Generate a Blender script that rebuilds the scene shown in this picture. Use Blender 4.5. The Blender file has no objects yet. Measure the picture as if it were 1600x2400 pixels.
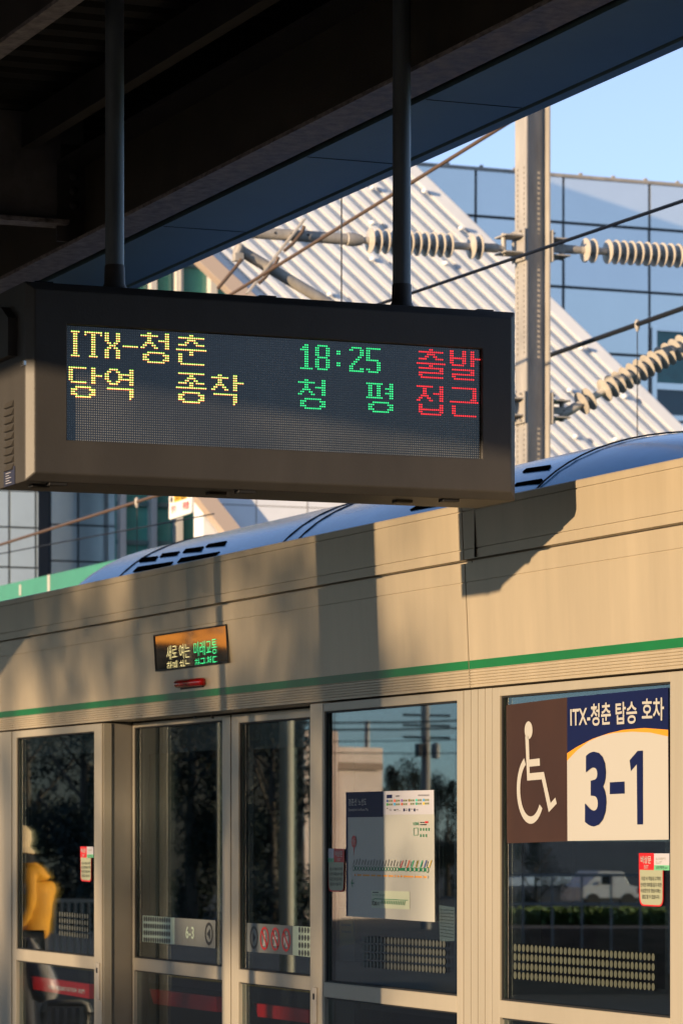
import bpy, bmesh, math, random
from mathutils import Vector, Matrix

# ------------------------------------------------------------------ camera, sky, sun, exposure
C = bpy.context.scene.collection
S = bpy.context.scene
FPX, VPX, HOR, W, H = 8083.0, -2550.0, 1948.0, 1600.0, 2400.0   # lens in photo pixels, vanishing point of the track, horizon
BETA = math.atan((W/2-VPX)/FPX)
SB, CB = math.sin(BETA), math.cos(BETA)
D = 5.257                        # camera to the platform doors (m)
EYE = 1.6
FWD, RGT = Vector((-CB, SB, 0)), Vector((SB, CB, 0))
CAM = Vector((0, -D, EYE))

cam = bpy.data.cameras.new("camera")
cam.sensor_fit = 'HORIZONTAL'; cam.sensor_width = 24.0
cam.lens = FPX/W*24.0
cam.shift_y = (HOR-H/2)/W
cam.clip_start = 0.1; cam.clip_end = 3000
cam.dof.use_dof = True; cam.dof.focus_distance = 12.0; cam.dof.aperture_fstop = 9.0
co = bpy.data.objects.new("camera", cam); C.objects.link(co)
co.location = CAM; co.rotation_euler = (math.radians(90), 0, math.radians(90)-BETA)
S.camera = co

SUN = Vector((0.385, -1.0, 0.125)).normalized()        # towards the sun
EL = math.asin(SUN.z); ROT = math.atan2(SUN.x, SUN.y)
wd = bpy.data.worlds.new("World"); S.world = wd; wd.use_nodes = True
nt = wd.node_tree; bg = nt.nodes["Background"]
sky = nt.nodes.new("ShaderNodeTexSky"); sky.sky_type = 'NISHITA'; sky.sun_disc = False
sky.sun_elevation = EL; sky.sun_rotation = ROT; sky.altitude = 50; sky.air_density = 0.75; sky.dust_density = 0.1; sky.ozone_density = 4.0
hsv = nt.nodes.new('ShaderNodeHueSaturation'); hsv.inputs['Saturation'].default_value = 0.66
nt.links.new(sky.outputs[0], hsv.inputs['Color']); nt.links.new(hsv.outputs[0], bg.inputs[0]); bg.inputs[1].default_value = 0.135
sl = bpy.data.lights.new("sun", 'SUN'); sl.energy = 3.45; sl.angle = math.radians(0.55); sl.color = (1.0, 0.73, 0.445)
so = bpy.data.objects.new("sun", sl); C.objects.link(so)
so.rotation_euler = SUN.to_track_quat('Z', 'Y').to_euler(); so.location = (20, -40, 12)
vs = S.view_settings; S.display_settings.display_device = 'sRGB'
vs.view_transform = 'Standard'; vs.look = 'None'; vs.gamma = 1.0; vs.exposure = 1.2
S.cycles.max_bounces = 8; S.cycles.diffuse_bounces = 1; S.cycles.transparent_max_bounces = 16
S.cycles.use_denoising = True
S.cycles.sample_clamp_indirect = 4.0

# ------------------------------------------------------------------ measuring helpers (photo pixel -> point on a real plane)
def ray(px, py):
    return FWD + RGT*((px-W/2)/FPX) + Vector((0, 0, (HOR-py)/FPX))
def at(px, py, Z): return CAM + ray(px, py)*Z
def py_(px, py, y=0.0):
    r = ray(px, py); return CAM + r*((y-CAM.y)/r.y)
def px_(px, py, x):
    r = ray(px, py); return CAM + r*((x-CAM.x)/r.x)
def mir(px, py, Z):              # a point seen in the door glass stands on the platform side of it
    p = at(px, py, Z); return Vector((p.x, -p.y, p.z))
def X(px, y=0.0): return py_(px, HOR, y).x
def Zy(px, py, y=0.0): return py_(px, py, y).z

# ------------------------------------------------------------------ materials
MATS = {}
def mat(name, col, rough=0.5, metal=0.0, noise=(0, 0), bump=(0, 0), emit=0, spec=0.5, streak=0, coat=0):
    if name in MATS: return MATS[name]
    m = bpy.data.materials.new(name); m.use_nodes = True
    n = m.node_tree; b = n.nodes["Principled BSDF"]
    b.inputs["Base Color"].default_value = (*col, 1)
    b.inputs["Roughness"].default_value = rough; b.inputs["Metallic"].default_value = metal
    b.inputs["Specular IOR Level"].default_value = spec
    if coat: b.inputs["Coat Weight"].default_value = coat; b.inputs["Coat Roughness"].default_value = 0.08
    if emit:
        b.inputs["Emission Color"].default_value = (*col, 1); b.inputs["Emission Strength"].default_value = emit
    tc = n.nodes.new("ShaderNodeTexCoord")
    if noise[1]:
        mp = n.nodes.new("ShaderNodeMapping"); n.links.new(tc.outputs["Object"], mp.inputs[0])
        if streak: mp.inputs["Scale"].default_value = (1, 1, 1.0/streak)
        tx = n.nodes.new("ShaderNodeTexNoise"); tx.inputs["Scale"].default_value = noise[0]; tx.inputs["Detail"].default_value = 6
        tx.inputs["Roughness"].default_value = 0.65
        n.links.new(mp.outputs[0], tx.inputs["Vector"])
        rp = n.nodes.new("ShaderNodeValToRGB"); rp.color_ramp.elements[0].position = 0.3; rp.color_ramp.elements[1].position = 0.7
        a = noise[1]
        rp.color_ramp.elements[0].color = (*[max(0, c*(1-a)) for c in col], 1)
        rp.color_ramp.elements[1].color = (*[min(1, c*(1+a)) for c in col], 1)
        n.links.new(tx.outputs[0], rp.inputs[0]); n.links.new(rp.outputs[0], b.inputs["Base Color"])
        mr = n.nodes.new("ShaderNodeMapRange"); mr.inputs["To Min"].default_value = max(0.02, rough*(1-a*0.6)); mr.inputs["To Max"].default_value = min(1, rough*(1+a*0.6))
        n.links.new(tx.outputs[0], mr.inputs[0]); n.links.new(mr.outputs[0], b.inputs["Roughness"])
    if bump[1]:
        t2 = n.nodes.new("ShaderNodeTexNoise"); t2.inputs["Scale"].default_value = bump[0]; t2.inputs["Detail"].default_value = 4
        n.links.new(tc.outputs["Object"], t2.inputs["Vector"])
        bp = n.nodes.new("ShaderNodeBump"); bp.inputs["Strength"].default_value = bump[1]; bp.inputs["Distance"].default_value = 0.01
        n.links.new(t2.outputs[0], bp.inputs["Height"]); n.links.new(bp.outputs[0], b.inputs["Normal"])
    MATS[name] = m; return m
def glass(name, tint, k=1.3, rough=0.0):
    if name in MATS: return MATS[name]
    m = bpy.data.materials.new(name); m.use_nodes = True; n = m.node_tree
    for x in list(n.nodes): n.nodes.remove(x)
    o = n.nodes.new("ShaderNodeOutputMaterial"); mx = n.nodes.new("ShaderNodeMixShader")
    tr = n.nodes.new("ShaderNodeBsdfTransparent"); tr.inputs[0].default_value = (*tint, 1)
    gl = n.nodes.new("ShaderNodeBsdfGlossy"); gl.inputs["Roughness"].default_value = rough; gl.inputs[0].default_value = (0.84, 0.93, 1.0, 1)
    fr = n.nodes.new("ShaderNodeFresnel"); ge = n.nodes.new("ShaderNodeNewGeometry")
    io = n.nodes.new("ShaderNodeMapRange"); io.inputs["To Min"].default_value = 1.5; io.inputs["To Max"].default_value = 1/1.5    # same index for both faces of the sheet
    n.links.new(ge.outputs["Backfacing"], io.inputs[0]); n.links.new(io.outputs[0], fr.inputs[0])
    mu = n.nodes.new("ShaderNodeMath"); mu.operation = 'MULTIPLY'; mu.inputs[1].default_value = k; mu.use_clamp = True
    tc = n.nodes.new("ShaderNodeTexCoord"); tx = n.nodes.new("ShaderNodeTexNoise"); tx.inputs["Scale"].default_value = 2.2; tx.inputs["Detail"].default_value = 1
    bp = n.nodes.new("ShaderNodeBump"); bp.inputs["Strength"].default_value = 0.0035; bp.inputs["Distance"].default_value = 0.01
    n.links.new(tc.outputs["Object"], tx.inputs["Vector"]); n.links.new(tx.outputs[0], bp.inputs["Height"]); n.links.new(bp.outputs[0], gl.inputs["Normal"])
    n.links.new(fr.outputs[0], mu.inputs[0]); n.links.new(mu.outputs[0], mx.inputs[0])
    n.links.new(tr.outputs[0], mx.inputs[1]); n.links.new(gl.outputs[0], mx.inputs[2]); n.links.new(mx.outputs[0], o.inputs[0])
    MATS[name] = m; return m

M_FASCIA = mat("header panel aluminium", (0.42, 0.355, 0.26), 0.34, 0.2, (5, 0.10), (1.5, 0.03), streak=7)
M_FRAME = mat("door frame aluminium", (0.40, 0.36, 0.29), 0.38, 0.25, (3, 0.08), streak=6)
M_DARK = mat("black gasket", (0.012, 0.012, 0.013), 0.6)
M_FRIT = mat("black frit", (0.008, 0.009, 0.012), 0.25)
M_GLASS = glass("door glass", (0.76, 0.82, 0.83), 1.35)
M_GREEN = mat("green stripe film", (0.003, 0.13, 0.032), 0.35, noise=(2, 0.12))
M_RED = mat("red lens", (0.42, 0.006, 0.006), 0.18, coat=0.6)
M_STEEL = mat("canopy steel paint", (0.055, 0.052, 0.052), 0.5, 0.0, (6, 0.4), (30, 0.1))
M_FLANGE = mat("worn flange paint", (0.24, 0.22, 0.225), 0.5, 0.0, (22, 0.75), (60, 0.2), streak=0.4)
M_SOFFIT = mat("canopy soffit paint", (0.16, 0.27, 0.31), 0.42, 0.2, (1.5, 0.12), (3, 0.03))
M_DECK = mat("roof deck underside", (0.012, 0.012, 0.012), 0.7)
M_POLE = mat("hanger pole paint", (0.13, 0.16, 0.19), 0.42, 0.3, (14, 0.25), streak=4)
M_BOARD = mat("board housing paint", (0.056, 0.053, 0.052), 0.50, 0.1, (5, 0.14), (120, 0.06), streak=3)
M_TRAIN = mat("sky tinted silver roof", (0.15, 0.42, 0.72), 0.17, 0.3, (2.2, 0.14), (2.5, 0.06))  # blue of the reflected sky is put into the roof colour
M_TRAINSIDE = mat("train side", (0.007, 0.008, 0.009), 0.8, spec=0.05)
M_GALV = mat("galvanised steel", (0.37, 0.345, 0.31), 0.55, 0.1, (8, 0.22), (40, 0.1), streak=4)
M_PORC = mat("insulator silicone", (0.47, 0.43, 0.37), 0.36, 0, (7, 0.14), coat=0.15)
M_CABLE = mat("dark cable", (0.010, 0.011, 0.013), 0.5)
M_COPPER = mat("weathered copper wire", (0.15, 0.10, 0.07), 0.5, 0.3)
M_CLAD = mat("pale metal cladding", (0.86, 0.88, 0.88), 0.17, 0.72, (0.7, 0.04))
M_CORR = mat("white ribbed sheet", (0.88, 0.90, 0.93), 0.5, 0.1, (1.5, 0.06))
M_TEAL = mat("teal canopy paint", (0.045, 0.24, 0.17), 0.45, 0, (2, 0.1))
M_TGLASS = mat("teal window glass", (0.02, 0.14, 0.14), 0.08, 0.0, (1.5, 0.3), spec=0.8)
M_CONC = mat("concrete", (0.035, 0.034, 0.033), 0.85, 0, (3, 0.18), (12, 0.2))
M_WHITE = mat("white vinyl", (0.40, 0.39, 0.37), 0.4)
M_NAVY = mat("navy vinyl", (0.005, 0.009, 0.055), 0.45, spec=0.15)
M_BROWN = mat("brown vinyl", (0.040, 0.019, 0.013), 0.4, 0, (1.5, 0.25), spec=0.2)
M_REDV = mat("red vinyl", (0.48, 0.007, 0.009), 0.4)
M_ORANGE = mat("orange vinyl", (0.65, 0.26, 0.01), 0.4)
M_INK = mat("black ink", (0.015, 0.015, 0.015), 0.5)
M_LILAC = mat("pale grey print", (0.42, 0.42, 0.48), 0.4)
M_GRN = mat("green ink", (0.012, 0.17, 0.075), 0.5)
M_MINT = mat("mint vinyl", (0.13, 0.42, 0.24), 0.4)
M_KHAKI = mat("khaki vinyl", (0.29, 0.31, 0.22), 0.45)
M_GREYV = mat("grey frosted vinyl", (0.135, 0.145, 0.14), 0.45)
M_DOT = mat("olive frosted dots", (0.06, 0.065, 0.045), 0.5)
M_DOTG = mat("grey frosted dots", (0.05, 0.055, 0.05), 0.5)
M_MINTV = mat("pale mint vinyl", (0.40, 0.50, 0.40), 0.45)

# ------------------------------------------------------------------ mesh helper
OFF = {}
class MB:
    def __init__(s): s.v = []; s.f = []
    def add(s, vs, fs):
        o = len(s.v); s.v += [Vector(v) for v in vs]; s.f += [tuple(i+o for i in f) for f in fs]; return s
    def poly(s, pts): return s.add(pts, [tuple(range(len(pts)))])
    def box(s, x0, x1, y0, y1, z0, z1):
        return s.add([(x0,y0,z0),(x1,y0,z0),(x1,y1,z0),(x0,y1,z0),(x0,y0,z1),(x1,y0,z1),(x1,y1,z1),(x0,y1,z1)],
                     [(3,2,1,0),(4,5,6,7),(0,1,5,4),(1,2,6,5),(2,3,7,6),(3,0,4,7)])
    def obox(s, c, ax, ay, az, hx, hy, hz):       # oriented box
        ax, ay, az = Vector(ax).normalized(), Vector(ay).normalized(), Vector(az).normalized(); c = Vector(c)
        vs = [c+ax*(hx*i)+ay*(hy*j)+az*(hz*k) for k in (-1,1) for j in (-1,1) for i in (-1,1)]
        return s.add(vs, [(2,3,1,0),(4,5,7,6),(0,1,5,4),(1,3,7,5),(3,2,6,7),(2,0,4,6)])
    def bar(s, p, q, w, t, up=(0,0,1)):           # flat bar from p to q
        p, q = Vector(p), Vector(q); a = (q-p); L = a.length; a.normalize()
        n = a.cross(Vector(up)).normalized(); u = n.cross(a)
        return s.obox((p+q)/2, a, n, u, L/2, t/2, w/2)
    def prism(s, prof, axis, a0, a1):
        n = len(prof)
        def P(p, a):
            return {'x': (a,p[0],p[1]), 'y': (p[0],a,p[1]), 'z': (p[0],p[1],a)}[axis]
        vs = [P(p, a0) for p in prof]+[P(p, a1) for p in prof]
        fs = [tuple(range(n))[::-1], tuple(range(n, 2*n))]+[(i,(i+1)%n,n+(i+1)%n,n+i) for i in range(n)]
        return s.add(vs, fs)
    def slab(s, pts, d):                          # polygon thickened by vector d
        n = len(pts); d = Vector(d); pts = [Vector(p) for p in pts]
        return s.add(pts+[p+d for p in pts], [tuple(range(n)), tuple(range(n,2*n))[::-1]]+[(i,n+i,n+(i+1)%n,(i+1)%n) for i in range(n)])
    def frame(s, p, q):
        a = (Vector(q)-Vector(p)); L = a.length; a.normalize()
        u = a.cross(Vector((0,0,1)));
        if u.length < 1e-3: u = Vector((1,0,0))
        u.normalize(); return a, u, a.cross(u), L
    def lathe(s, p, q, prof, n=16):               # profile: (distance along p->q, radius)
        p = Vector(p); a, u, w, L = s.frame(p, q); vs = []; m = len(prof)
        for t, r in prof:
            for k in range(n):
                an = 2*math.pi*k/n; vs.append(p+a*t+(u*math.cos(an)+w*math.sin(an))*r)
        fs = [(i*n+k, i*n+(k+1)%n, (i+1)*n+(k+1)%n, (i+1)*n+k) for i in range(m-1) for k in range(n)]
        fs += [tuple(range(n))[::-1], tuple(range((m-1)*n, m*n))]
        return s.add(vs, fs)
    def tube(s, p, q, r, n=12): return s.lathe(p, q, [(0,r),((Vector(q)-Vector(p)).length,r)], n)
    def path(s, pts, r, n=8):
        pts = [Vector(p) for p in pts]; vs = []; m = len(pts)
        for i, p in enumerate(pts):
            a = (pts[min(i+1,m-1)]-pts[max(i-1,0)]).normalized()
            u = a.cross(Vector((0,0,1)));
            if u.length < 1e-3: u = Vector((1,0,0))
            u.normalize(); w = a.cross(u)
            for k in range(n):
                an = 2*math.pi*k/n; vs.append(p+(u*math.cos(an)+w*math.sin(an))*r)
        fs = [(i*n+k, i*n+(k+1)%n, (i+1)*n+(k+1)%n, (i+1)*n+k) for i in range(m-1) for k in range(n)]
        return s.add(vs, fs+[tuple(range(n))[::-1], tuple(range((m-1)*n, m*n))])
    def build(s, name, m, parent=None, bevel=0, smooth=False, recalc=True):
        off = OFF[parent] if parent else Vector((0,0,0))
        me = bpy.data.meshes.new(name); me.from_pydata([v-off for v in s.v], [], s.f)
        if recalc:
            b = bmesh.new(); b.from_mesh(me); bmesh.ops.recalc_face_normals(b, faces=b.faces); b.to_mesh(me); b.free()
        me.materials.append(m)
        if smooth:
            me.polygons.foreach_set('use_smooth', [True]*len(me.polygons))
            me.set_sharp_from_angle(angle=math.radians(40))
        o = bpy.data.objects.new(name, me); C.objects.link(o)
        if parent: o.parent = parent
        OFF[o] = off
        if bevel:
            md = o.modifiers.new("bevel", 'BEVEL'); md.width = bevel; md.segments = 2; md.limit_method = 'ANGLE'
        return o
def thing(name, label, cat, loc, group=None):
    o = bpy.data.objects.new(name, None); C.objects.link(o); o.location = loc; o.empty_display_size = 0.1
    o["label"] = label; o["category"] = cat
    if group: o["group"] = group
    OFF[o] = Vector(loc); return o
def tag(o, label, cat, group=None):
    o["label"] = label; o["category"] = cat
    if group: o["group"] = group
    return o
def struct(o): o["kind"] = "structure"; return o

# lettering: flat glyph outlines fitted into a four-cornered area (top-left, top-right, bottom-right, bottom-left)
def letters(mb, text, quad, bold=0.0, lift=(0, -0.0015, 0), align=True, xs=1.0):
    cu = bpy.data.curves.new("lettering", 'FONT'); cu.body = text; cu.offset = bold; cu.resolution_u = 4
    ob = bpy.data.objects.new("lettering", cu); me = ob.to_mesh()
    vs = [v.co.copy() for v in me.vertices]; fs = [tuple(p.vertices) for p in me.polygons]
    ob.to_mesh_clear(); bpy.data.objects.remove(ob); bpy.data.curves.remove(cu)
    if not vs: return mb
    x0, x1 = min(v.x for v in vs), max(v.x for v in vs); y0, y1 = min(v.y for v in vs), max(v.y for v in vs)
    TL, TR, BR, BL = [Vector(q) for q in quad]; L = Vector(lift)
    out = []
    for v in vs:
        a = (v.x-x0)/(x1-x0); b = (v.y-y0)/(y1-y0)
        out.append(BL*(1-a)*(1-b)+BR*a*(1-b)+TR*a*b+TL*(1-a)*b+L)
    return mb.add(out, fs)
def Q(pts, y): return [py_(a, b, y) for a, b in pts]
def R4(x0, y0, x1, y1): return [(x0,y0),(x1,y0),(x1,y1),(x0,y1)]
def ell(cx, cy, rx, ry, y, n=20, r=1.0): return [py_(cx+rx*r*math.cos(2*math.pi*k/n), cy+ry*r*math.sin(2*math.pi*k/n), y) for k in range(n)]
def ring(mb, cx, cy, rx, ry, k, y, n=28):
    a = ell(cx, cy, rx, ry, y, n); b = ell(cx, cy, rx*k, ry*k, y, n)
    return mb.add(a+b, [(i,(i+1)%n,n+(i+1)%n,n+i) for i in range(n)])

# ================================================================== SETTING
random.seed(4)
g = MB(); g.poly([(-900,-900,-1.25),(900,-900,-1.25),(900,900,-1.25),(-900,900,-1.25)])
struct(g.build("ground", mat("gravel ground", (0.07, 0.064, 0.056), 0.95, 0, (0.4, 0.3), (4, 0.4))))
g = MB(); g.box(-70, 22, -7.9, 0.25, -1.2, 0.0)
struct(g.build("platform", M_CONC))
g = MB(); g.box(-70, 22, -7.55, -7.15, -0.01, 0.004)
struct(g.build("platform_edge_line", mat("yellow tactile line", (0.55, 0.38, 0.03), 0.7)))

hm = MB(); hp = []; rnd = random.Random(11)
NH = 110
for k in range(NH+1):
    a = math.radians(68-180*k/NH); rr_ = 240+20*rnd.random(); base_ = 15 if k > 48 else 25-10*max(0, k-40)/8.0
    hp.append((math.cos(a)*rr_, math.sin(a)*rr_, base_+4*math.sin(k*0.55)+2*rnd.random()))
hv_ = []
for x, y, h_ in hp: hv_ += [(x*0.93, y*0.93, -1.3), (x, y, h_*0.75), (x*1.06, y*1.06, h_), (x*1.5, y*1.5, -1.3)]
hf_ = [(4*i+j, 4*i+j+1, 4*(i+1)+j+1, 4*(i+1)+j) for i in range(NH) for j in range(3)]
struct(hm.add(hv_, hf_).build("sky_block_ridge", mat("sky blocking ridge", (0.035, 0.045, 0.022), 0.9, 0, (0.05, 0.5))))  # added unseen ridge that cuts off the low sky light

# ================================================================== PLATFORM SCREEN DOORS
# ---- header (two modules), cross-section with its grooves, leaning slightly towards the platform
def lean(z): return -0.045*(z-2.12)
def header_profile():
    p = []
    def n(z, d=0.0): p.append((lean(z)+d, z))
    z0 = EYE+0.5237
    n(z0, 0.0)
    for k in range(6):
        a = z0+0.0635*k/6
        n(a+0.002, 0.0); n(a+0.0075, 0.0); n(a+0.0080, 0.004); n(a+0.0100, 0.004)
    n(EYE+0.5890, 0.0)
    for z in (0.906,): n(EYE+z-0.003); n(EYE+z-0.002, 0.004); n(EYE+z+0.002, 0.004); n(EYE+z+0.003)
    n(EYE+0.976); n(EYE+0.977, 0.03); n(EYE+0.989, 0.03); n(EYE+0.990, -0.004)
    for z in (1.0248, 1.164): n(EYE+z-0.0025, -0.004); n(EYE+z-0.0015, 0.002); n(EYE+z+0.0015, 0.002); n(EYE+z+0.0025, -0.004)
    n(EYE+1.190, -0.004); n(EYE+1.194, 0.0)
    p.append((0.26, EYE+1.194)); p.append((0.26, z0))
    return p
XJ = X(1101)
hl = thing("screen_door_header", "beige metal header above the sliding doors, carrying the small display and red lamp", "door header", (XJ-3, 0, EYE+0.52), "headers of the platform screen doors")
hr = thing("screen_door_header", "beige metal header above the pane with the wheelchair sign", "door header", (XJ+1, 0, EYE+0.52), "headers of the platform screen doors")
for t, a, b in ((hl, X(-260), XJ-0.004), (hr, XJ+0.004, X(1900))):
    MB().prism(header_profile(), 'x', a, b).build("panel", M_FASCIA, t)
    zb, zt = EYE+0.5905, EYE+0.6219
    MB().add([(a,lean(zb)-0.0012,zb),(b,lean(zb)-0.0012,zb),(b,lean(zt)-0.0012,zt),(a,lean(zt)-0.0012,zt)], [(0,1,2,3)]).build("stripe", M_GREEN, t, recalc=False)
MB().box(XJ-0.05, XJ+0.05, 0.05, 0.24, EYE+0.53, EYE+1.18).build("joint_backing", M_DARK, hl)
hj = MB(); zc0, zc1 = EYE+0.992, EYE+1.163
for px in (1131,): hj.box(X(px)-0.0015, X(px)+0.0015, lean(zc1)-0.0046, lean(zc1)+0.02, zc0, zc1)
hj.build('cover_joint', M_DARK, hl)
# screws and latch on the header underside
sc = MB()
for px in (458, 497): sc.lathe(py_(px, 1678, 0.02), py_(px, 1678, 0.02)+Vector((0,0,-0.012)), [(0,0.008),(0.012,0.008)], 10)
sc.build("catch", M_DARK, hl)
# small moving-letter display
DQ = [(360.8,1490.5),(530,1464.6),(534.8,1551.5),(365.3,1573)]
def on_header(px, py, d=0.0):
    p = py_(px, py, 0.0)
    for _ in range(4): p = py_(px, py, lean(p.z)+d)
    return p
yv_ = min(on_header(a, b).y for a, b in DQ)-0.003
ds = MB().slab([py_(a, b, yv_) for a, b in DQ], (0, 0.02, 0))
M_SMALL = mat("small display glass", (0.006, 0.007, 0.008), 0.03, 0, spec=1.0); M_SMALL.node_tree.nodes["Principled BSDF"].inputs["IOR"].default_value = 2.4
disp = ds.build("display", M_SMALL, hl)
bz = MB(); pts = [py_(a, b, yv_-0.001) for a, b in DQ]
for i in range(4): bz.bar(pts[i], pts[(i+1)%4], 0.006, 0.006, (0,1,0))
bz.build("bezel", M_DARK, disp)
def dots_from_text(mb, text, quad, bold=-0.012): return letters(mb, text, quad, bold, lift=(0, -0.002, 0))
E_Y = mat("amber led", (1.0, 0.80, 0.28), 0.5, emit=0.95); E_G = mat("green led", (0.05, 1.0, 0.30), 0.5, emit=0.6); E_R = mat("red led", (1.0, 0.03, 0.04), 0.5, emit=0.8)
E_YG = mat("amber led upper diode", (0.25, 1.0, 0.03), 0.5, emit=0.5); E_YR = mat("amber led lower diode", (1.0, 0.14, 0.02), 0.5, emit=0.5)
E_YS = mat('small amber led', (1.0, 0.82, 0.35), 0.5, emit=0.42); E_GS = mat('small green led', (0.05, 1.0, 0.35), 0.5, emit=0.30)
def zpix(x, y): return (340+x/7.127, 1440+y/7.127)
def hq(pts): return [py_(*zpix(*p), yv_-0.001) for p in pts]
def clip_below(mb, p0, p1):       # drop what hangs below the line p0-p1 of the display
    bm = bmesh.new(); vs = [bm.verts.new(v) for v in mb.v]
    for f in mb.f:
        try: bm.faces.new([vs[i] for i in f])
        except ValueError: pass
    d = (p1-p0).normalized(); n = Vector((-d.z, 0, d.x));
    if n.z < 0: n = -n
    bmesh.ops.bisect_plane(bm, geom=bm.verts[:]+bm.edges[:]+bm.faces[:], plane_co=p0, plane_no=n, clear_inner=True)
    out = MB(); bm.verts.index_update(); out.v = [v.co.copy() for v in bm.verts]; out.f = [tuple(v.index for v in f.verts) for f in bm.faces]
    bm.free(); return out
low0, low1 = on_header(365.3, 1571.5, -0.003), on_header(534.8, 1550, -0.003)
a = MB(); dots_from_text(a, "새로", hq([(365,535),(525,505),(535,740),(365,770)])); dots_from_text(a, "여는", hq([(572,505),(745,475),(752,720),(580,748)]))
b = MB(); dots_from_text(b, "함께", hq([(370,795),(535,765),(545,990),(375,1025)])); dots_from_text(b, "하는", hq([(580,770),(745,740),(755,970),(590,1000)]))
b = clip_below(b, low0, low1); a.add(b.v, b.f); a.build("lettering", E_YS, disp, recalc=False)
a = MB(); dots_from_text(a, "미래", hq([(815,470),(1000,440),(1005,680),(825,705)])); dots_from_text(a, "교통", hq([(1020,440),(1195,408),(1205,650),(1030,680)]))
b = MB(); dots_from_text(b, "한국", hq([(835,745),(1005,715),(1012,930),(840,960)])); dots_from_text(b, "철도", hq([(1035,705),(1205,680),(1210,890),(1040,920)]))
b = clip_below(b, low0, low1); a.add(b.v, b.f); a.build("lettering", E_GS, disp, recalc=False)
# red lamp
lp, lq = on_header(413, 1604, -0.012), on_header(477, 1598, -0.012)
lampo = MB().lathe(lp, lq, [(0,0.006),(0.008,0.016),(0.03,0.019),((lq-lp).length-0.03,0.019),((lq-lp).length-0.008,0.016),((lq-lp).length,0.006)], 20).build("indicator_lamp", M_RED, hl, smooth=True)
lc = (lp+lq)/2; MB().box(lp.x+0.03, lq.x-0.03, lc.y+0.008, lc.y+0.016, lc.z-0.024, lc.z+0.012).build("lamp_base", M_DARK, lampo)

# ---- panels below the header
ZT = EYE+0.5237-0.008
YF, YG = 0.004, 0.022
def zrail(px, py, y): return py_(px, py, y).z
def screen_panel(name, label, cat, xl, xr, gl, gr, gtop, zrt, zrb, yo=0.0, stile_l=True, stile_r=True, group=None, frit=(0.0,0.0,0.0)):
    """framed pane: xl..xr outer edge, gl..gr glass opening, gtop glass top, zrt/zrb mid rail"""
    t = thing(name, label, cat, ((xl+xr)/2, yo, 0), group)
    f = MB(); y0, y1 = yo+YF, yo+0.048
    if gl > xl: f.box(xl, gl, y0, y1, 0.02, ZT)
    if xr > gr: f.box(gr, xr, y0, y1, 0.02, ZT)
    f.box(gl, gr, y0, y1, gtop, ZT); f.box(gl, gr, y0, y1, 0.02, 0.14)
    f.build("frame", M_FRAME, t, bevel=0.002)
    MB().box(gl, gr, y0-0.001, y1, zrb, zrt).build("mid_rail", M_FRAME, t, bevel=0.002)
    gsk = MB()
    for (a, b, c, d) in ((gl, gl+0.008, zrt, gtop), (gr-0.008, gr, zrt, gtop), (gl+0.008, gr-0.008, gtop-0.006, gtop), (gl+0.008, gr-0.008, zrt, zrt+0.006), (gl+0.008, gr-0.008, zrb-0.006, zrb)):
        gsk.box(a, b, y0+0.008, y0+0.014, c, d)
    gsk.build("gasket", M_DARK, t)
    MB().box(gl+0.0005, gr-0.0005, yo+YG, yo+YG+0.008, zrt, gtop-0.0005).build("glass", M_GLASS, t)
    MB().box(gl+0.0005, gr-0.0005, yo+YG, yo+YG+0.008, 0.14, zrb).build("lower_glass", M_GLASS, t)
    fl, fr_, ft = frit
    if fl or fr_ or ft:
        k = MB()
        if fl: k.box(gl+0.001, gl+fl, yo+YG+0.011, yo+YG+0.014, zrt, gtop-0.001)
        if fr_: k.box(gr-fr_, gr-0.001, yo+YG+0.011, yo+YG+0.014, zrt, gtop-0.001)
        if ft: k.box(gl+fl+0.0005, gr-fr_-0.0005, yo+YG+0.011, yo+YG+0.014, gtop-ft, gtop-0.001)
        k.box(gl+fl+0.0005, gr-fr_-0.0005, yo+YG+0.011, yo+YG+0.014, zrt+0.0005, zrt+0.09)
        k.build("frit_border", M_FRIT, t)
        MB().box(gl+fl+0.001, gr-fr_-0.001, yo+YG+0.016, yo+YG+0.022, zrt+0.091, gtop-ft-0.001).build("inner_glass", M_GLASS, t)
    return t
def handle(t, px0, px1, py0, py1, yo):
    x0, x1 = X(px0, yo), X(px1, yo); zc = [Zy((px0+px1)/2, p, yo) for p in (py0, py1)]
    h_ = MB().box(x0, x1, yo-0.006, yo+0.01, zc[1], zc[0]).build("handle", M_GALV, t, bevel=0.004)
    MB().box(x0+(x1-x0)*0.3, x1-(x1-x0)*0.3, yo-0.0075, yo, zc[0]-0.05, zc[0]-0.025).build("keyhole", M_DARK, h_)

GP = "emergency door panes of the platform screen"
pa = screen_panel("emergency_door", "glass emergency door showing a person in mustard, left of the sliding doors", "door", X(27), X(236), X(36), X(218.5), Zy(36,1730), Zy(127,2234), Zy(127,2262), 0.0, group=GP, frit=(0.10, 0.075, 0.10))
handle(pa, 226, 233.5, 2257, 2345, 0.0)
pb = screen_panel("emergency_door", "glass emergency door behind the route map poster", "door", X(755.5), X(1082), X(757.5), X(1068), Zy(800,1665), Zy(800,2307), Zy(800,2343), 0.0, group=GP, frit=(0.05, 0.085, 0.12))
pc = screen_panel("emergency_door", "glass emergency door carrying the wheelchair car number sign", "door", X(1151), X(1640), X(1168), X(1567), Zy(1168,1632), Zy(1168,2345), Zy(1168,2386), 0.0, group=GP, frit=(0.12, 0.09, 0.10))
YD = 0.15
GD = "sliding door leaves"
dl = screen_panel("sliding_door", "left sliding door leaf marked 6-3 on its grey band", "door", X(309,YD), X(537,YD), X(311,YD), X(518,YD), Zy(314,1706,YD), Zy(316,2246,YD), Zy(316,2275,YD), YD, group=GD, frit=(0.14, 0.07, 0.13))
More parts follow.
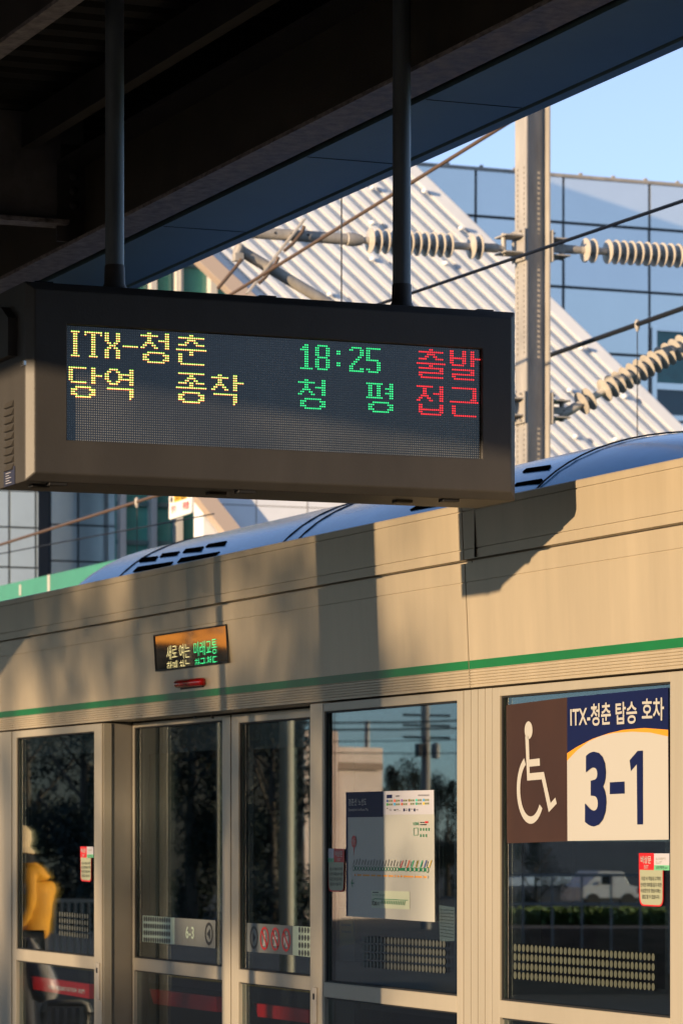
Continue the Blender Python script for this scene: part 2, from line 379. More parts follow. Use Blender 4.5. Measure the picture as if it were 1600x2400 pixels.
dr = screen_panel("sliding_door", "right sliding door leaf with three red prohibition marks on its band", "door", X(540,YD), X(775,YD), X(556.5,YD), X(765,YD), Zy(640,1688,YD), Zy(557.6,2272.6,YD), Zy(557.6,2303,YD), YD, group=GD, frit=(0.11, 0.05, 0.12))
MB().box(X(537,YD)+0.003, X(540,YD)-0.003, YD+0.01, YD+0.045, 0.02, ZT).build("edge_seal", M_DARK, dl)
# posts
def fluted(name, label, x0, x1, n, group, y1=0.20):
    pr = [(x0, y1), (x0, 0.006)]
    for k in range(1, n):
        x = x0+(x1-x0)*k/n; pr += [(x-0.003, 0.006), (x-0.002, 0.012), (x+0.002, 0.012), (x+0.003, 0.006)]
    pr += [(x1, 0.006), (x1, y1)]
    o = MB().prism(pr, 'z', 0.0, ZT).build(name, M_FRAME); return tag(o, label, "post", group)
GPO = "posts of the platform screen"
fluted("screen_door_post", "grooved metal post left of the pane with the person in mustard", X(-120), X(24), 5, GPO)
fluted("screen_door_post", "grooved metal post between the route map and the wheelchair sign panes", X(1083.5), X(1149.5), 4, GPO)
jb = thing("door_jamb", "plain metal jamb between the left emergency door and the sliding doors", "door jamb", (X(237), 0, 0), GPO)
MB().box(X(237)-0.02, X(237)-0.001, 0.05, 0.24, 0, ZT).build("reveal", mat("reveal sheet", (0.22, 0.20, 0.17), 0.5, 0.2, (2, 0.1)), jb)
MB().box(X(237)-0.0005, X(237)+0.006, 0.012, 0.05, 0, ZT).build("cover_strip", M_FRAME, jb)
jr = thing("door_jamb", "metal jamb with a lock between the right sliding door and the route map pane", "door jamb", (X(740), 0, 0), GPO)
MB().box(X(722.5), X(729), 0.008, 0.14, 0, ZT).build("edge_strip", M_FRAME, jr)
MB().box(X(729)+0.002, X(755), 0.003, 0.14, 0, ZT).build("face", M_FRAME, jr)
handle(jr, 733.5, 743, 2315, 2400, 0.0)
# dark void behind the header so nothing shines through
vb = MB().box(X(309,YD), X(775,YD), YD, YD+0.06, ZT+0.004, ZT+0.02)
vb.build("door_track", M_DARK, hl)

# ---- red push bars at the back of the lower panes
def pushbar(t, quad, text=None, tq=None, y=0.1):
    q = Q(quad, y); o = MB().slab(q, (0, 0.03, 0)).build("push_bar", M_REDV, t)
    if text:
        m = MB()
        for s_, qq in zip(text, tq): letters(m, s_, Q(qq, y), 0.0)
        m.build("lettering", mat("white ink", (0.8, 0.8, 0.8), 0.5), o, recalc=False)
pushbar(pa, [(70,2288),(209,2308),(209,2342),(78,2320)], ["비상문", "EMERGENCY EXIT DOOR", "非常門"], [[(114,2309),(129,2311),(129,2321),(114,2319)], [(132,2311.5),(180,2318),(180,2327),(132,2321.5)], [(184,2318),(198,2320),(198,2331),(184,2329)]])
pushbar(dl, [(350,2319),(507,2338),(507,2373),(360,2354)], y=0.25)
pushbar(dr, [(594,2352),(722,2368),(722,2399),(604,2384)], y=0.25)

# ---- graphics on the sliding doors
YS = YD+YG-0.002
def door_band(t, gq, lq, dotcols, drow, x0, x1, y0l, y0r, pitch, rx, ry):
    o = MB().poly(Q(gq, YS)).build("sticker_band", M_GREYV, t, recalc=False)
    MB().poly(Q(lq, YS)).build("dot_panel", M_MINTV, o, recalc=False)
    m = MB()
    for c in range(dotcols):
        for r in range(drow):
            cx = x0+(x1-x0)*c/(max(1, dotcols-1)); cy = y0l+(y0r-y0l)*c/(max(1, dotcols-1))+pitch*r
            if cx+rx < 765: m.poly(ell(cx, cy, rx, ry, YS-0.0012, 14))
    m.build("dots", M_DOTG, o, recalc=False); return o
def z6(x, y): return (300+x/3.5636, 2060+y/3.5636)
b1 = door_band(dl, [z6(388,327),z6(730,350),z6(730,583),z6(388,551)], [z6(122,308),z6(388,327),z6(388,551),z6(122,528)], 12, 4, z6(136,0)[0], z6(344,0)[0], z6(0,336)[1], z6(0,348)[1], 58/3.5636, 2.1, 6.4)
m = MB(); letters(m, "6-3", Q([z6(484,397),z6(552,403),z6(552,505),z6(484,498)], YS), 0.012); m.build("lettering", M_MINTV, b1, recalc=False)
m = MB(); cx, cy = z6(674, 462); ring(m, cx, cy, 9.3, 26.8, 0.74, YS-0.0012); m.poly(Q([(cx-4.5,cy),(cx+3,cy-13),(cx+3,cy+13)], YS-0.0012)); m.build("arrow_mark", M_INK, b1, recalc=False)
b2 = door_band(dr, [z6(993,370),z6(1375,395),z6(1375,640),z6(993,610)], [z6(1375,395),z6(1620,412),z6(1620,668),z6(1375,640)], 8, 4, z6(1431,0)[0], z6(1600,0)[0], z6(0,428)[1], z6(0,440)[1], 64/3.5636, 2.5, 7.2)
m = MB(); cx, cy = z6(1050, 492); ring(m, cx, cy, 9.4, 27, 0.76, YS-0.0012); m.poly(Q([(cx+4.5,cy),(cx-3,cy-12.5),(cx-3,cy+12.5)], YS-0.0012)); m.build("arrow_mark", M_INK, b2, recalc=False)
for i, (zx, zy) in enumerate(((1138,500),(1228,506),(1319,513))):
    cx, cy = z6(zx, zy); m = MB(); ring(m, cx, cy, 10, 27.5, 0.80, YS-0.0014)
    m.add(Q([(cx-7.5,cy-18),(cx-5.5,cy-21),(cx+7.5,cy+18),(cx+5.5,cy+21)], YS-0.0014), [(0,1,2,3)])
    m.build("prohibition_ring", M_REDV, b2, recalc=False)
    w = MB()
    if i == 0:
        w.poly(ell(cx, cy-14, 1.6, 4, YS-0.001, 12)); w.poly(Q([(cx-1,cy-9),(cx+2.2,cy-9),(cx+2.2,cy+4),(cx+1,cy+18),(cx-4,cy+18),(cx-1.5,cy+4)], YS-0.001))
    elif i == 1:
        w.poly(ell(cx, cy-14, 1.6, 4, YS-0.001, 12)); w.poly(Q([(cx-7,cy-2),(cx-2,cy-8),(cx+2,cy-8),(cx+7,cy-2),(cx+2,cy+1),(cx+2,cy+12),(cx+4,cy+16),(cx-5,cy+16),(cx-2,cy+10),(cx-2,cy+1)], YS-0.001))
    else:
        w.poly(ell(cx+1.5, cy-14, 1.6, 4, YS-0.001, 12)); w.poly(Q([(cx-6,cy-4),(cx-3,cy-8),(cx+4.5,cy-9),(cx+4.5,cy+16),(cx-1,cy+17),(cx-1,cy+3),(cx-5.5,cy+14)], YS-0.001))
    w.build("pictogram", M_WHITE, b2, recalc=False)
# ---- dot bands on the emergency door panes
def pane_dots(t, px0, px1, n, yl, yr, pit_l, pit_r, rx, ry, m_):
    m = MB()
    for c in range(n):
        u = c/(n-1); cx = px0+(px1-px0)*u
        for r in range(4):
            m.poly(ell(cx, yl+(yr-yl)*u+(pit_l+(pit_r-pit_l)*u)*r, rx, ry, YG-0.002, 16))
    m.build("dot_band", m_, t, recalc=False)
pane_dots(pc, 1206.5, 1530, 34, 2222, 2244.5, 21.6, 23.2, 3.8, 9.2, M_DOT)
pane_dots(pb, 852, 1040, 24, 2202, 2214, 19.5, 20.3, 3.3, 8.2, M_DOTG)
pane_dots(pa, 140, 205, 12, 2143, 2149, 15, 15.5, 2.0, 6.2, M_DOTG)

# ---- wheelchair / car number sign
YSg = YG-0.003
sg = thing("car_number_sign", "brown, navy and white sign with a wheelchair symbol and the number 3-1", "sign", py_(1370, 1975, YSg))
def zs(x, y): return (1150+x/3.4844, 1600+y/3.4844)
def SQ(pts, y): return Q([zs(*p) for p in pts], y)
MB().slab(SQ([(125,185),(622,122),(625,1298),(132,1315)], YSg), (0, 0.0015, 0)).build("brown_field", M_BROWN, sg)
MB().slab(SQ([(622,122),(1446,40),(1452,1285),(625,1296)], YSg), (0, 0.0015, 0)).build("navy_field", M_NAVY, sg)
up = [(622,640),(700,557),(800,480),(900,436),(1000,413),(1150,402),(1300,409),(1446,441)]
MB().poly(SQ(up+[(1451,1284),(625,1295)], YSg-0.0015)).build("white_field", M_WHITE, sg, recalc=False)
MB().poly(SQ([(622,578),(700,527),(830,460),(960,415),(1080,387),(1250,372),(1446,386)]+up[::-1], YSg-0.001)).build("swoosh", M_ORANGE, sg, recalc=False)
m = MB(); q3 = YSg-0.0012
letters(m, "ITX-청춘", SQ([(650,192),(982,160),(982,345),(652,368)], q3), 0.018)
letters(m, "탑승", SQ([(1020,163),(1195,150),(1195,334),(1022,346)], q3), 0.018)
letters(m, "호차", SQ([(1234,130),(1416,122),(1416,310),(1236,316)], q3), 0.018)
m.build("lettering", M_WHITE, sg, recalc=False)
m = MB(); q4 = YSg-0.0027
letters(m, "3", SQ([(772,568),(944,562),(944,1172),(770,1180)], q4), 0.035)
m.poly(SQ([(970,816),(1090,809),(1091,908),(970,913)], q4))
m.poly(SQ([(1197,559),(1240,556),(1241,1160),(1194,1161),(1190,668),(1142,724),(1132,636)], q4))
m.build("numerals", M_NAVY, sg, recalc=False)
m = MB(); y5 = YSg-0.0012
m.poly([py_(*zs(307+32*math.cos(a*0.2618), 390+73*math.sin(a*0.2618)), y5) for a in range(24)])
m.poly(SQ([(280,440),(308,440),(314,630),(398,620),(400,680),(315,688),(317,742),(432,731),(487,985),(526,940),(537,990),(472,1060),(415,792),(296,802)], y5))
arc = []
for k in range(25):
    u = k/24; th = math.radians(-118-(360-152)*u)
    arc.append((325+114*math.cos(th)*(1 if th else 1), 870+285*math.sin(th)))
inn = [(325+(x-325)*0.76, 870+(y-870)*0.79) for x, y in arc]
n_ = len(arc); m.add(SQ(arc, y5)+SQ(inn, y5), [(i, i+1, n_+i+1, n_+i) for i in range(n_-1)])
m.build("wheelchair_symbol", M_WHITE, sg, recalc=False)

# ---- emergency exit stickers
def exit_sticker(label, red, plate, body, lines, txt, ex, ptxt):
    y = YG-0.003; t = thing("exit_sticker", label, "sticker", py_(body[0][0], body[2][1], y), "emergency exit stickers on the panes")
    def rounded(q, r=0.18):
        TL, TR, BR, BL = [Vector((*p, 0)) for p in q]; pts = [TL, TR]
        for c, a, b in ((BR, TR, BL), (BL, BR, TL)):
            w = (BR-BL).length*r; pa = c+(a-c).normalized()*(w*2 if a in (TR,) else w); pb = c+(b-c).normalized()*(w*2 if b is TL else w)
            for k in range(6):
                u = k/5; pts.append(pa*(1-u)**2+c*2*u*(1-u)+pb*u*u)
        return [(p.x, p.y) for p in pts]
    MB().poly(Q(red, y-0.001)).build("red_plate", M_REDV, t, recalc=False)
    MB().poly(Q(rounded(body), y)).build("red_border", M_REDV, t, recalc=False)
    (a, b), (c, d), (e, f), (g_, h_) = body; dx = (c-a)*0.035
    MB().poly(Q(rounded([(a+dx,b),(c-dx,d),(e-dx,f-3.2),(g_+dx,h_-3.2)]), y-0.0012)).build("text_panel", M_KHAKI, t, recalc=False)
    pl = MB().poly(Q(plate, y-0.0012)).build("braille_plate", M_LILAC, t, recalc=False)
    TL, TR, BR, BL = plate; lo = [(TL[0]+(BL[0]-TL[0])*0.7, TL[1]+(BL[1]-TL[1])*0.7), (TR[0]+(BR[0]-TR[0])*0.7, TR[1]+(BR[1]-TR[1])*0.7), BR, BL]
    MB().poly(Q(lo, y-0.0022)).build("plate_band", M_MINT, pl, recalc=False)
    m = MB(); letters(m, ptxt, Q([(lo[0][0]*0.86+lo[1][0]*0.14, lo[0][1]*0.85+lo[3][1]*0.15), (lo[1][0]*0.88+lo[0][0]*0.12, lo[1][1]*0.85+lo[2][1]*0.15), (lo[2][0]*0.88+lo[3][0]*0.12, lo[2][1]*0.8+lo[1][1]*0.2), (lo[3][0]*0.86+lo[2][0]*0.14, lo[3][1]*0.8+lo[0][1]*0.2)], y-0.0022), 0.0)
    m.build("lettering", M_INK, pl, recalc=False)
    br = MB(); random.seed(7)
    for r, cnt in ((0.28,9),(0.5,5)):
        for k in range(cnt):
            for dd in (0, 0.08):
                if random.random() < 0.6:
                    u = 0.14+0.08*k; p = py_(TL[0]+(TR[0]-TL[0])*u, TL[1]+(BL[1]-TL[1])*(r+dd), y-0.0024)
                    br.lathe(p, p+Vector((0,-0.001,0)), [(0,0.0022),(0.001,0.001)], 6)
    br.build("braille_dots", M_WHITE, pl)
    m = MB(); letters(m, "비상문", Q(txt, y-0.0012), 0.012); letters(m, "EXIT", Q(ex, y-0.0012), 0.0); m.build("title_lettering", M_WHITE, t, recalc=False)
    m = MB()
    for s_, (x0, y0, x1, y1, sl_) in zip(("비상 시 객실내 고객의", "신속한 대피를 돕기 위한", "비상문으로 평상시에는", "출입 할 수 없습니다."), lines):
        letters(m, s_, Q([(x0,y0),(x1,y0+sl_),(x1,y1+sl_),(x0,y1)], y-0.0024), 0.006)
    m.build("notice_lettering", M_INK, t, recalc=False)
def zc(x, y): return (1480+x/13.067, 1980+y/13.067)
exit_sticker("red and cream emergency exit sticker under the numbered wheelchair sign", [zc(215,265),zc(680,265),zc(680,785),zc(215,775)], [zc(680,275),zc(1152,275),zc(1152,795),zc(680,785)], [zc(215,775),zc(970,790),zc(965,1910),zc(235,1880)],
    [(*zc(305,975),*zc(885,1105),0.6),(*zc(275,1165),*zc(915,1300),0.8),(*zc(290,1350),*zc(890,1475),0.8),(*zc(325,1535),*zc(860,1665),0.6)], [zc(285,345),zc(605,350),zc(608,590),zc(285,575)], [zc(388,630),zc(525,635),zc(525,745),zc(388,738)], "남춘천방면 6-4")
def ze(x, y): return (740+x/16.8, 1970+y/16.8)
exit_sticker("red and cream emergency exit sticker beside the route map, its plate on the left", [ze(710,335),ze(1120,350),ze(1120,870),ze(700,865)], [ze(285,320),ze(705,330),ze(705,865),ze(285,855)], [ze(470,865),ze(1120,870),ze(1105,2040),ze(490,2020)],
    [(*ze(545,1070),*ze(1045,1190),0.4),(*ze(525,1265),*ze(1065,1390),0.4),(*ze(540,1460),*ze(1050,1590),0.5),(*ze(570,1660),*ze(1015,1785),0.4)], [ze(770,410),ze(1055,418),ze(1055,660),ze(770,645)], [ze(860,708),ze(985,712),ze(985,825),ze(860,820)], "남춘천방면 6-2")
def zl(x, y): return (x/4.704, 1900+y/4.704)
exit_sticker("red and cream emergency exit sticker in the pane of the person in mustard", [zl(885,398),zl(957,400),zl(957,522),zl(885,520)], [zl(957,400),zl(1030,402),zl(1030,522),zl(957,520)], [zl(886,520),zl(1005,524),zl(1003,790),zl(889,780)],
    [(*zl(900,568),*zl(993,598),0.4),(*zl(896,612),*zl(997,645),0.4),(*zl(899,658),*zl(994,690),0.4),(*zl(903,704),*zl(990,735),0.4)], [zl(894,418),zl(948,420),zl(948,470),zl(894,468)], [zl(911,486),zl(936,487),zl(936,508),zl(911,507)], "남춘천방면 6-3")

# ---- route map poster
YM = YG-0.003
def zm(x, y): return (800+x/6.817, 1840+y/6.817)
def MQ(pts, y): return Q([zm(*p) for p in pts], y)
rm = thing("route_map", "white route map poster with navy heading and green line diagram", "poster", py_(914, 2155, YM))
MB().slab(MQ([(70,118),(1473,83),(1487,2195),(75,2100)], YM), (0, 0.0015, 0)).build("sheet", mat("poster paper", (0.37, 0.375, 0.35), 0.45), rm)
MB().poly(MQ([(70,118),(667,104),(664,500),(655,513),(98,520),(100,2102),(75,2100)], YM-0.001)).build("heading_block", M_NAVY, rm, recalc=False)
MB().poly(MQ([(667,104),(1473,83),(1476,470),(667,480)], YM-0.001)).build("legend_block", M_LILAC, rm, recalc=False)
m = MB(); letters(m, "경춘선", MQ([(115,222),(248,216),(250,330),(118,336)], YM-0.001), 0.008); letters(m, "노선도", MQ([(272,220),(402,216),(402,326),(274,330)], YM-0.001), 0.008)
letters(m, "Gyeongchun Line Route Map", MQ([(116,375),(432,370),(432,425),(118,432)], YM-0.001)); m.build("heading_lettering", M_WHITE, rm, recalc=False)
sw = [(0.01,0.05,0.25),(0.7,0.1,0.04),(0.22,0.08,0.4),(0.2,0.15,0.02),(0.03,0.5,0.42),(0.05,0.3,0.6),(0.02,0.3,0.06),(0.02,0.35,0.7),(0.5,0.07,0.03),(0.55,0.38,0.4),(0.02,0.3,0.2),(0.75,0.42,0.02)]
names = "A1 B2 C3 D4 E5 F6 G7"
for i in range(12):
    r, c = divmod(i, 6); x = 718+116*c; y = 240-3*c+56*r-2
    s_ = MB().poly(MQ([(x,y),(x+28,y),(x+28,y+40),(x,y+40)], YM-0.002)).build("line_swatch", mat("swatch colour %d" % i, sw[i], 0.5), rm, recalc=False)
    MB().poly(MQ([(x+30,y+2),(x+98,y),(x+98,y+38),(x+30,y+40)], YM-0.002)).build("swatch_panel", M_KHAKI, s_, recalc=False)
    k = MB(); k.poly(MQ([(x+40,y+14),(x+54,y+14),(x+54,y+28),(x+40,y+28)], YM-0.003)); k.poly(MQ([(x+72,y+12),(x+90,y+12),(x+90,y+26),(x+72,y+26)], YM-0.003)); k.build("swatch_print", M_INK, s_, recalc=False)
m = MB(); m.poly(MQ([(718,160),(808,156),(808,214),(718,218)], YM-0.002))
for x in (985,1068,1152): m.poly(MQ([(x,378),(x+26,378),(x+26,426),(x,426)], YM-0.002))
m.build("legend_boxes", M_NAVY, rm, recalc=False)
m = MB()
for (x0,y0,x1,y1) in ((862,170,928,178),(862,184,920,192),(1222,158,1402,166),(1222,172,1395,178),(760,388,800,394),(765,408,802,414),(872,388,910,396),(868,414,948,418),(1018,384,1056,392),(1018,408,1054,416),(1100,384,1140,392),(1188,396,1226,406),(720,372,742,384),(836,392,866,416),(1254,594,1322,610),(1254,628,1356,646),(495,1712,590,1728)):
    m.poly(MQ([(x0,y0),(x1,y0),(x1,y1),(x0,y1)], YM-0.002))
for k in range(22):
    x = 195+46.2*k if k < 16 else 935+ (1370-935)*(k-16)/5.0
    L = 70+30*((k*37)%5)/4; y = 1278+k*1.6
    m.poly(MQ([(x-14,y),(x-6,y),(x+14,y-L),(x+8,y-L-8)], YM-0.002))
letters(m, "itx", MQ([(490,1830),(566,1842),(566,1930),(492,1926)], YM-0.003), 0.0); letters(m, "청춘", MQ([(576,1872),(612,1876),(612,1930),(576,1926)], YM-0.003))
m.build("fine_print", M_INK, rm, recalc=False)
m = MB(); m.poly(MQ([(195,1318),(1370,1332),(1370,1388),(195,1352)], YM-0.002))
m.poly(MQ([(150,1568),(172,1512),(180,1514),(164,1562),(200,1564),(200,1584),(164,1582),(180,1634),(172,1638)], YM-0.002))
letters(m, "KORAIL", MQ([(1148,600),(1240,592),(1240,645),(1150,648)], YM-0.002), 0.02)
for r in range(2):
    for c in range(4 if r == 0 else 3):
        x = 1254+44*c; y = 690+100*r; m.poly(MQ([(x,y),(x+18,y),(x+18,y+45),(x,y+45)], YM-0.002))
m.add(MQ([(1150,690),(1224,686),(1224,808),(1150,810)], YM-0.002)+MQ([(1156,698),(1218,694),(1218,800),(1156,802)], YM-0.002), [(0,1,5,4),(1,2,6,5),(2,3,7,6),(3,0,4,7)])
m.build("line_diagram", M_GRN, rm, recalc=False)
m = MB(); k2 = MB()
for k in range(22):
    x = 195+46.2*k if k < 16 else 1028+(1370-1028)*(k-16)/5.0
    y = 1335+(x-195)*0.022; cx, cy = zm(x, y); ry = 48 if k in (0, 21) else 36
    m.poly(ell(cx, cy, 17/6.817, ry/6.817, YM-0.003, 14))
    ring(k2, cx, cy, 17/6.817, ry/6.817, 0.75, YM-0.0036, 14)
for x in (195,240,330,462,555,645,742,838,884,933,985,1160,1298,1372):
    cx, cy = zm(x, 1440+(x-195)*0.029); m.poly(ell(cx, cy, 11/6.817, 24/6.817, YM-0.003, 12))
m.build("station_dots", M_WHITE, rm, recalc=False); k2.build("station_rings", M_GRN, rm, recalc=False)
MB().poly(MQ([(195,1428),(1372,1464),(1372,1488),(195,1454)], YM-0.002)).build("express_line", M_ORANGE, rm, recalc=False)
m = MB(); m.poly([py_(*zm(196+40*math.cos(a*0.2618), 908+98*math.sin(a*0.2618)), YM-0.002) for a in range(24)]); m.poly(MQ([(188,990),(204,990),(196,1155)], YM-0.0015))
m.poly(MQ([(1330,584),(1382,582),(1382,612),(1330,614)], YM-0.002)); m.poly(MQ([(932,1330),(975,1210),(985,1214),(945,1330)], YM-0.003))
m.build("place_pin", M_REDV, rm, recalc=False)
for i, (x, col) in enumerate(((1040,(0.7,0.12,0.02)),(1108,(0.02,0.4,0.2)),(1178,(0.3,0.25,0.02)),(1248,(0.02,0.4,0.2)),(1312,(0.03,0.05,0.3)),(1392,(0.5,0.35,0.02)))):
    MB().poly(MQ([(x,1325),(x+38,1205),(x+50,1208),(x+12,1328)], YM-0.003)).build("transfer_flag", mat("flag colour %d" % i, col, 0.5), rm, recalc=False)
m = MB(); letters(m, "신내방면 타는곳", MQ([(166,850),(228,850),(228,960),(166,960)], YM-0.003)); m.build("pin_lettering", M_WHITE, rm, recalc=False)
ib = MB().poly(MQ([(476,1688),(1086,1708),(1088,1996),(476,1966)], YM-0.0015)).build("inset_panel", mat("inset paper", (0.45,0.50,0.38), 0.5), rm, recalc=False)
m = MB(); m.poly(MQ([(500,1848),(508,1824),(530,1816),(1060,1842),(1062,1852),(530,1828),(516,1834),(508,1852)], YM-0.003))
for k in range(14):
    x = 640+28*k; m.poly(MQ([(x-10,1900+k*2),(x+2,1900+k*2),(x+14,1846+k),(x+4,1844+k)], YM-0.003))
letters(m, "itx-청춘 정차역", MQ([(495,1742),(690,1752),(690,1778),(496,1772)], YM-0.003)); m.build("inset_diagram", M_GRN, ib, recalc=False)
# notice sheet standing behind the glass right of the map
m = MB().slab(Q([(1028,2122),(1066,2128),(1066,2206),(1030,2208)], YG+0.02), (0, 0.002, 0)).build("pane_sheet", mat("notice paper", (0.30,0.30,0.32), 0.6))
tag(m, "grey notice sheet inside the pane right of the route map", "notice")
k = MB()
for j in range(9): k.poly(Q([(1031,2132+7.6*j),(1063,2134+8*j),(1063,2136+8*j),(1031,2134+7.6*j)], YG+0.018))
k.build("print", M_INK, m, recalc=False)

o = MB().slab(Q([(794,2128),(822,2131),(831,2212),(796,2219)], YG+0.025), (0, 0.002, 0)).build("pane_sheet", mat("orange reflection", (0.88,0.46,0.06), 0.6))  # orange sheet stands in for a reflection in the glass
tag(o, "orange sheet standing in for a reflection in the pane, below the left edge of the route map", "notice")
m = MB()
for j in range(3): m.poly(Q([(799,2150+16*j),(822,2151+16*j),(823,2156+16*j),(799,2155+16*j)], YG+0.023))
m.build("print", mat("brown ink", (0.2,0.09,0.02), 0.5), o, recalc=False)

# ================================================================== LED DEPARTURE BOARD
XF = -10.41                                  # plane of its front face
PT = 0.00762
PH = 0.00752                                 # dot pitch across
s0 = px_(158, 760, XF); SY, SZ = s0.y, s0.z  # upper-left corner of the dot field
SW, SH = 192*PH, 48*PT
bd = thing("departure_board", "grey hanging departure board with amber, green and red dot letters", "display board", (XF, SY, SZ))
mg, ch = 0.107, 0.026
y0, y1, z1, z0 = SY-mg, SY+SW+mg, SZ+mg, SZ-SH-mg      # front face
TH = 0.32
hsg = MB()
A = [(XF,y0,z0),(XF,y1,z0),(XF,y1,z1),(XF,y0,z1)]; Bq = [(XF-ch,y0-ch,z0-ch),(XF-ch,y1+ch,z0-ch),(XF-ch,y1+ch,z1+ch),(XF-ch,y0-ch,z1+ch)]
Cq = [(XF-TH,y0-ch,z0-ch),(XF-TH,y1+ch,z0-ch),(XF-TH,y1+ch,z1+ch),(XF-TH,y0-ch,z1+ch)]
In = [(XF,SY,SZ-SH),(XF,SY+SW,SZ-SH),(XF,SY+SW,SZ),(XF,SY,SZ)]; Ib = [(XF-0.016,b,c) for _, b, c in In]
vsx = A+Bq+Cq+In+Ib
fsx = []
for i in range(4):
    j = (i+1) % 4
    fsx += [(i,j,4+j,4+i), (4+i,4+j,8+j,8+i), (12+i,12+j,j,i), (16+i,16+j,12+j,12+i)]
fsx += [(8,9,10,11)]
hsg.add(vsx, fsx); hsg.build("housing", M_BOARD, bd, bevel=0.004)
# screen
ms = bpy.data.materials.new("led matrix"); ms.use_nodes = True; n = ms.node_tree; bs = n.nodes["Principled BSDF"]
tc = n.nodes.new("ShaderNodeTexCoord"); sp = n.nodes.new("ShaderNodeSeparateXYZ"); n.links.new(tc.outputs["Object"], sp.inputs[0])
def mth(op, a, b=None):
    k = n.nodes.new("ShaderNodeMath"); k.operation = op
    for i, v in enumerate((a, b)):
        if v is None: continue
        if isinstance(v, (int, float)): k.inputs[i].default_value = v
        else: n.links.new(v, k.inputs[i])
    return k.outputs[0]
fy = mth('SUBTRACT', mth('FRACT', mth('DIVIDE', sp.outputs[1], PH)), 0.5); fz = mth('SUBTRACT', mth('FRACT', mth('ADD', mth('DIVIDE', sp.outputs[2], PT), 100.0)), 0.5)
dd = mth('SQRT', mth('ADD', mth('MULTIPLY', fy, fy), mth('MULTIPLY', fz, fz)))
dot = mth('LESS_THAN', dd, 0.27)
mx = n.nodes.new("ShaderNodeMix"); mx.data_type = 'RGBA'; n.links.new(dot, mx.inputs["Factor"])
mx.inputs["A"].default_value = (0.018,0.019,0.022,1); nz = n.nodes.new("ShaderNodeTexNoise"); nz.inputs["Scale"].default_value = 2.6; nz.inputs["Detail"].default_value = 3; n.links.new(tc.outputs["Object"], nz.inputs["Vector"])
nr_ = n.nodes.new("ShaderNodeMapRange"); nr_.inputs["From Min"].default_value = 0.35; nr_.inputs["From Max"].default_value = 0.65; nr_.inputs["To Min"].default_value = 0.09; nr_.inputs["To Max"].default_value = 0.24
n.links.new(nz.outputs[0], nr_.inputs[0]); n.links.new(nr_.outputs[0], mx.inputs["B"])  # noise in the dot colour imitates an uneven, smoky reflection
n.links.new(mx.outputs["Result"], bs.inputs["Base Color"]); bs.inputs["Roughness"].default_value = 0.16; bs.inputs["Specular IOR Level"].default_value = 0.8
scr = MB().box(XF-0.03, XF-0.014, SY+0.0005, SY+SW-0.0005, SZ-SH+0.0005, SZ-0.0005).build("screen", ms, bd)
G = {}
def glyph(name, txt): G[name] = txt.split('/')
glyph('I', "####/.##./.##./.##./.##./.##./.##./.##./.##./.##./####")
glyph('T', "########/#..##..#/...##.../...##.../...##.../...##.../...##.../...##.../...##.../...##.../..####..")
glyph('X', "##...##/##...##/##...##/##...##/.##.##./..###../.##.##./##...##/##...##/##...##/##...##")
glyph('-', "#######")
glyph('청', "...##......##/########...##/...##......##/...##...#####/..####.....##/.##..##....##/##....##...##//...########../.###......###/.##........##/.###......###/...########..")
glyph('춘', "......##....../.############./.....####...../....##..##..../.####....####.//##############/......##....../.##...##....../.##.........../.##.........../.##.........../..###########.")
glyph('당', "########..##.../##........##.../##........##.../##........#####/##........##.../##........##.../.#######..##...//...#######...../.###.....###.../.##.......##.../.###.....###.../...#######.....")
glyph('역', "..####.....##/.##..##....##/##....#######/##....##...##/##....#######/.##..##....##/..####.....##//.############/...........##/...........##/...........##/...........#.")
glyph('종', ".############./......##....../.....####...../....##..##..../.####.##.####./......##....../##############//...########.../.###......###./.##........##./.###......###./...########...")
glyph('착', "...##.....##.../########..##.../...##.....##.../...##.....#####/..####....##.../.##..##...##.../##....##..##...//.###########.../..........##.../..........##.../..........##.../..........#....")
glyph('1', "..##../.###../####../..##../..##../..##../..##../..##../..##../..##../######")
glyph('8', ".#####./##...##/##...##/##...##/##...##/.#####./##...##/##...##/##...##/##...##/.#####.")
glyph(':', "../../##/##/../../../##/##")
glyph('2', ".#####./##...##/.....##/.....##/....##./...##../..##.../.##..../##...../##...##/#######")
glyph('5', "#######/##...../##...../##...../##...../######./.....##/.....##/.....##/##...##/.#####.")
glyph('평', "########...##/.##..##....##/.##..##..####/.##..##....##/.##..##..####/.##..##....##/########...##//...########../.###......###/.##........##/.###......###/...########..")
glyph('출', "......##....../.############./.....####...../....##..##..../.####....####.//##############/......##....../.############./...........##./.############./.##.........../..###########.")
glyph('발', "##....##..##.../##....##..##.../##....##..##.../########..#####/##....##..##.../##....##..##.../.######...##...//.###########.../..........##.../.###########.../.##............/..##########...")
glyph('접', "########...##/...##......##/...##......##/...##...#####/..####.....##/.##..##....##/##....##...##//.##........##/.##........##/.############/.##........##/..##########.")
glyph('근', ".############./...........##./...........##./...........##./...........##./..........###./##############//.##.........../.##.........../.##.........../.##.........../..###########.")
LEDP = [('y','I',2,2),('y','T',8,2),('y','X',17,2),('y','-',25,7),('y','청',33,1),('y','춘',49,1),('y','당',1,17),('y','역',17,17),('y','종',49,17),('y','착',65,17),
        ('g','1',106,2),('g','8',113,2),('g',':',123,2),('g','2',129,2),('g','5',137,2),('g','청',105,17),('g','평',137,17),
        ('r','출',161,1),('r','발',177,1),('r','접',161,17),('r','근',177,17)]
led = {k: MB() for k in 'ygr'}; ledU, ledL = MB(), MB()
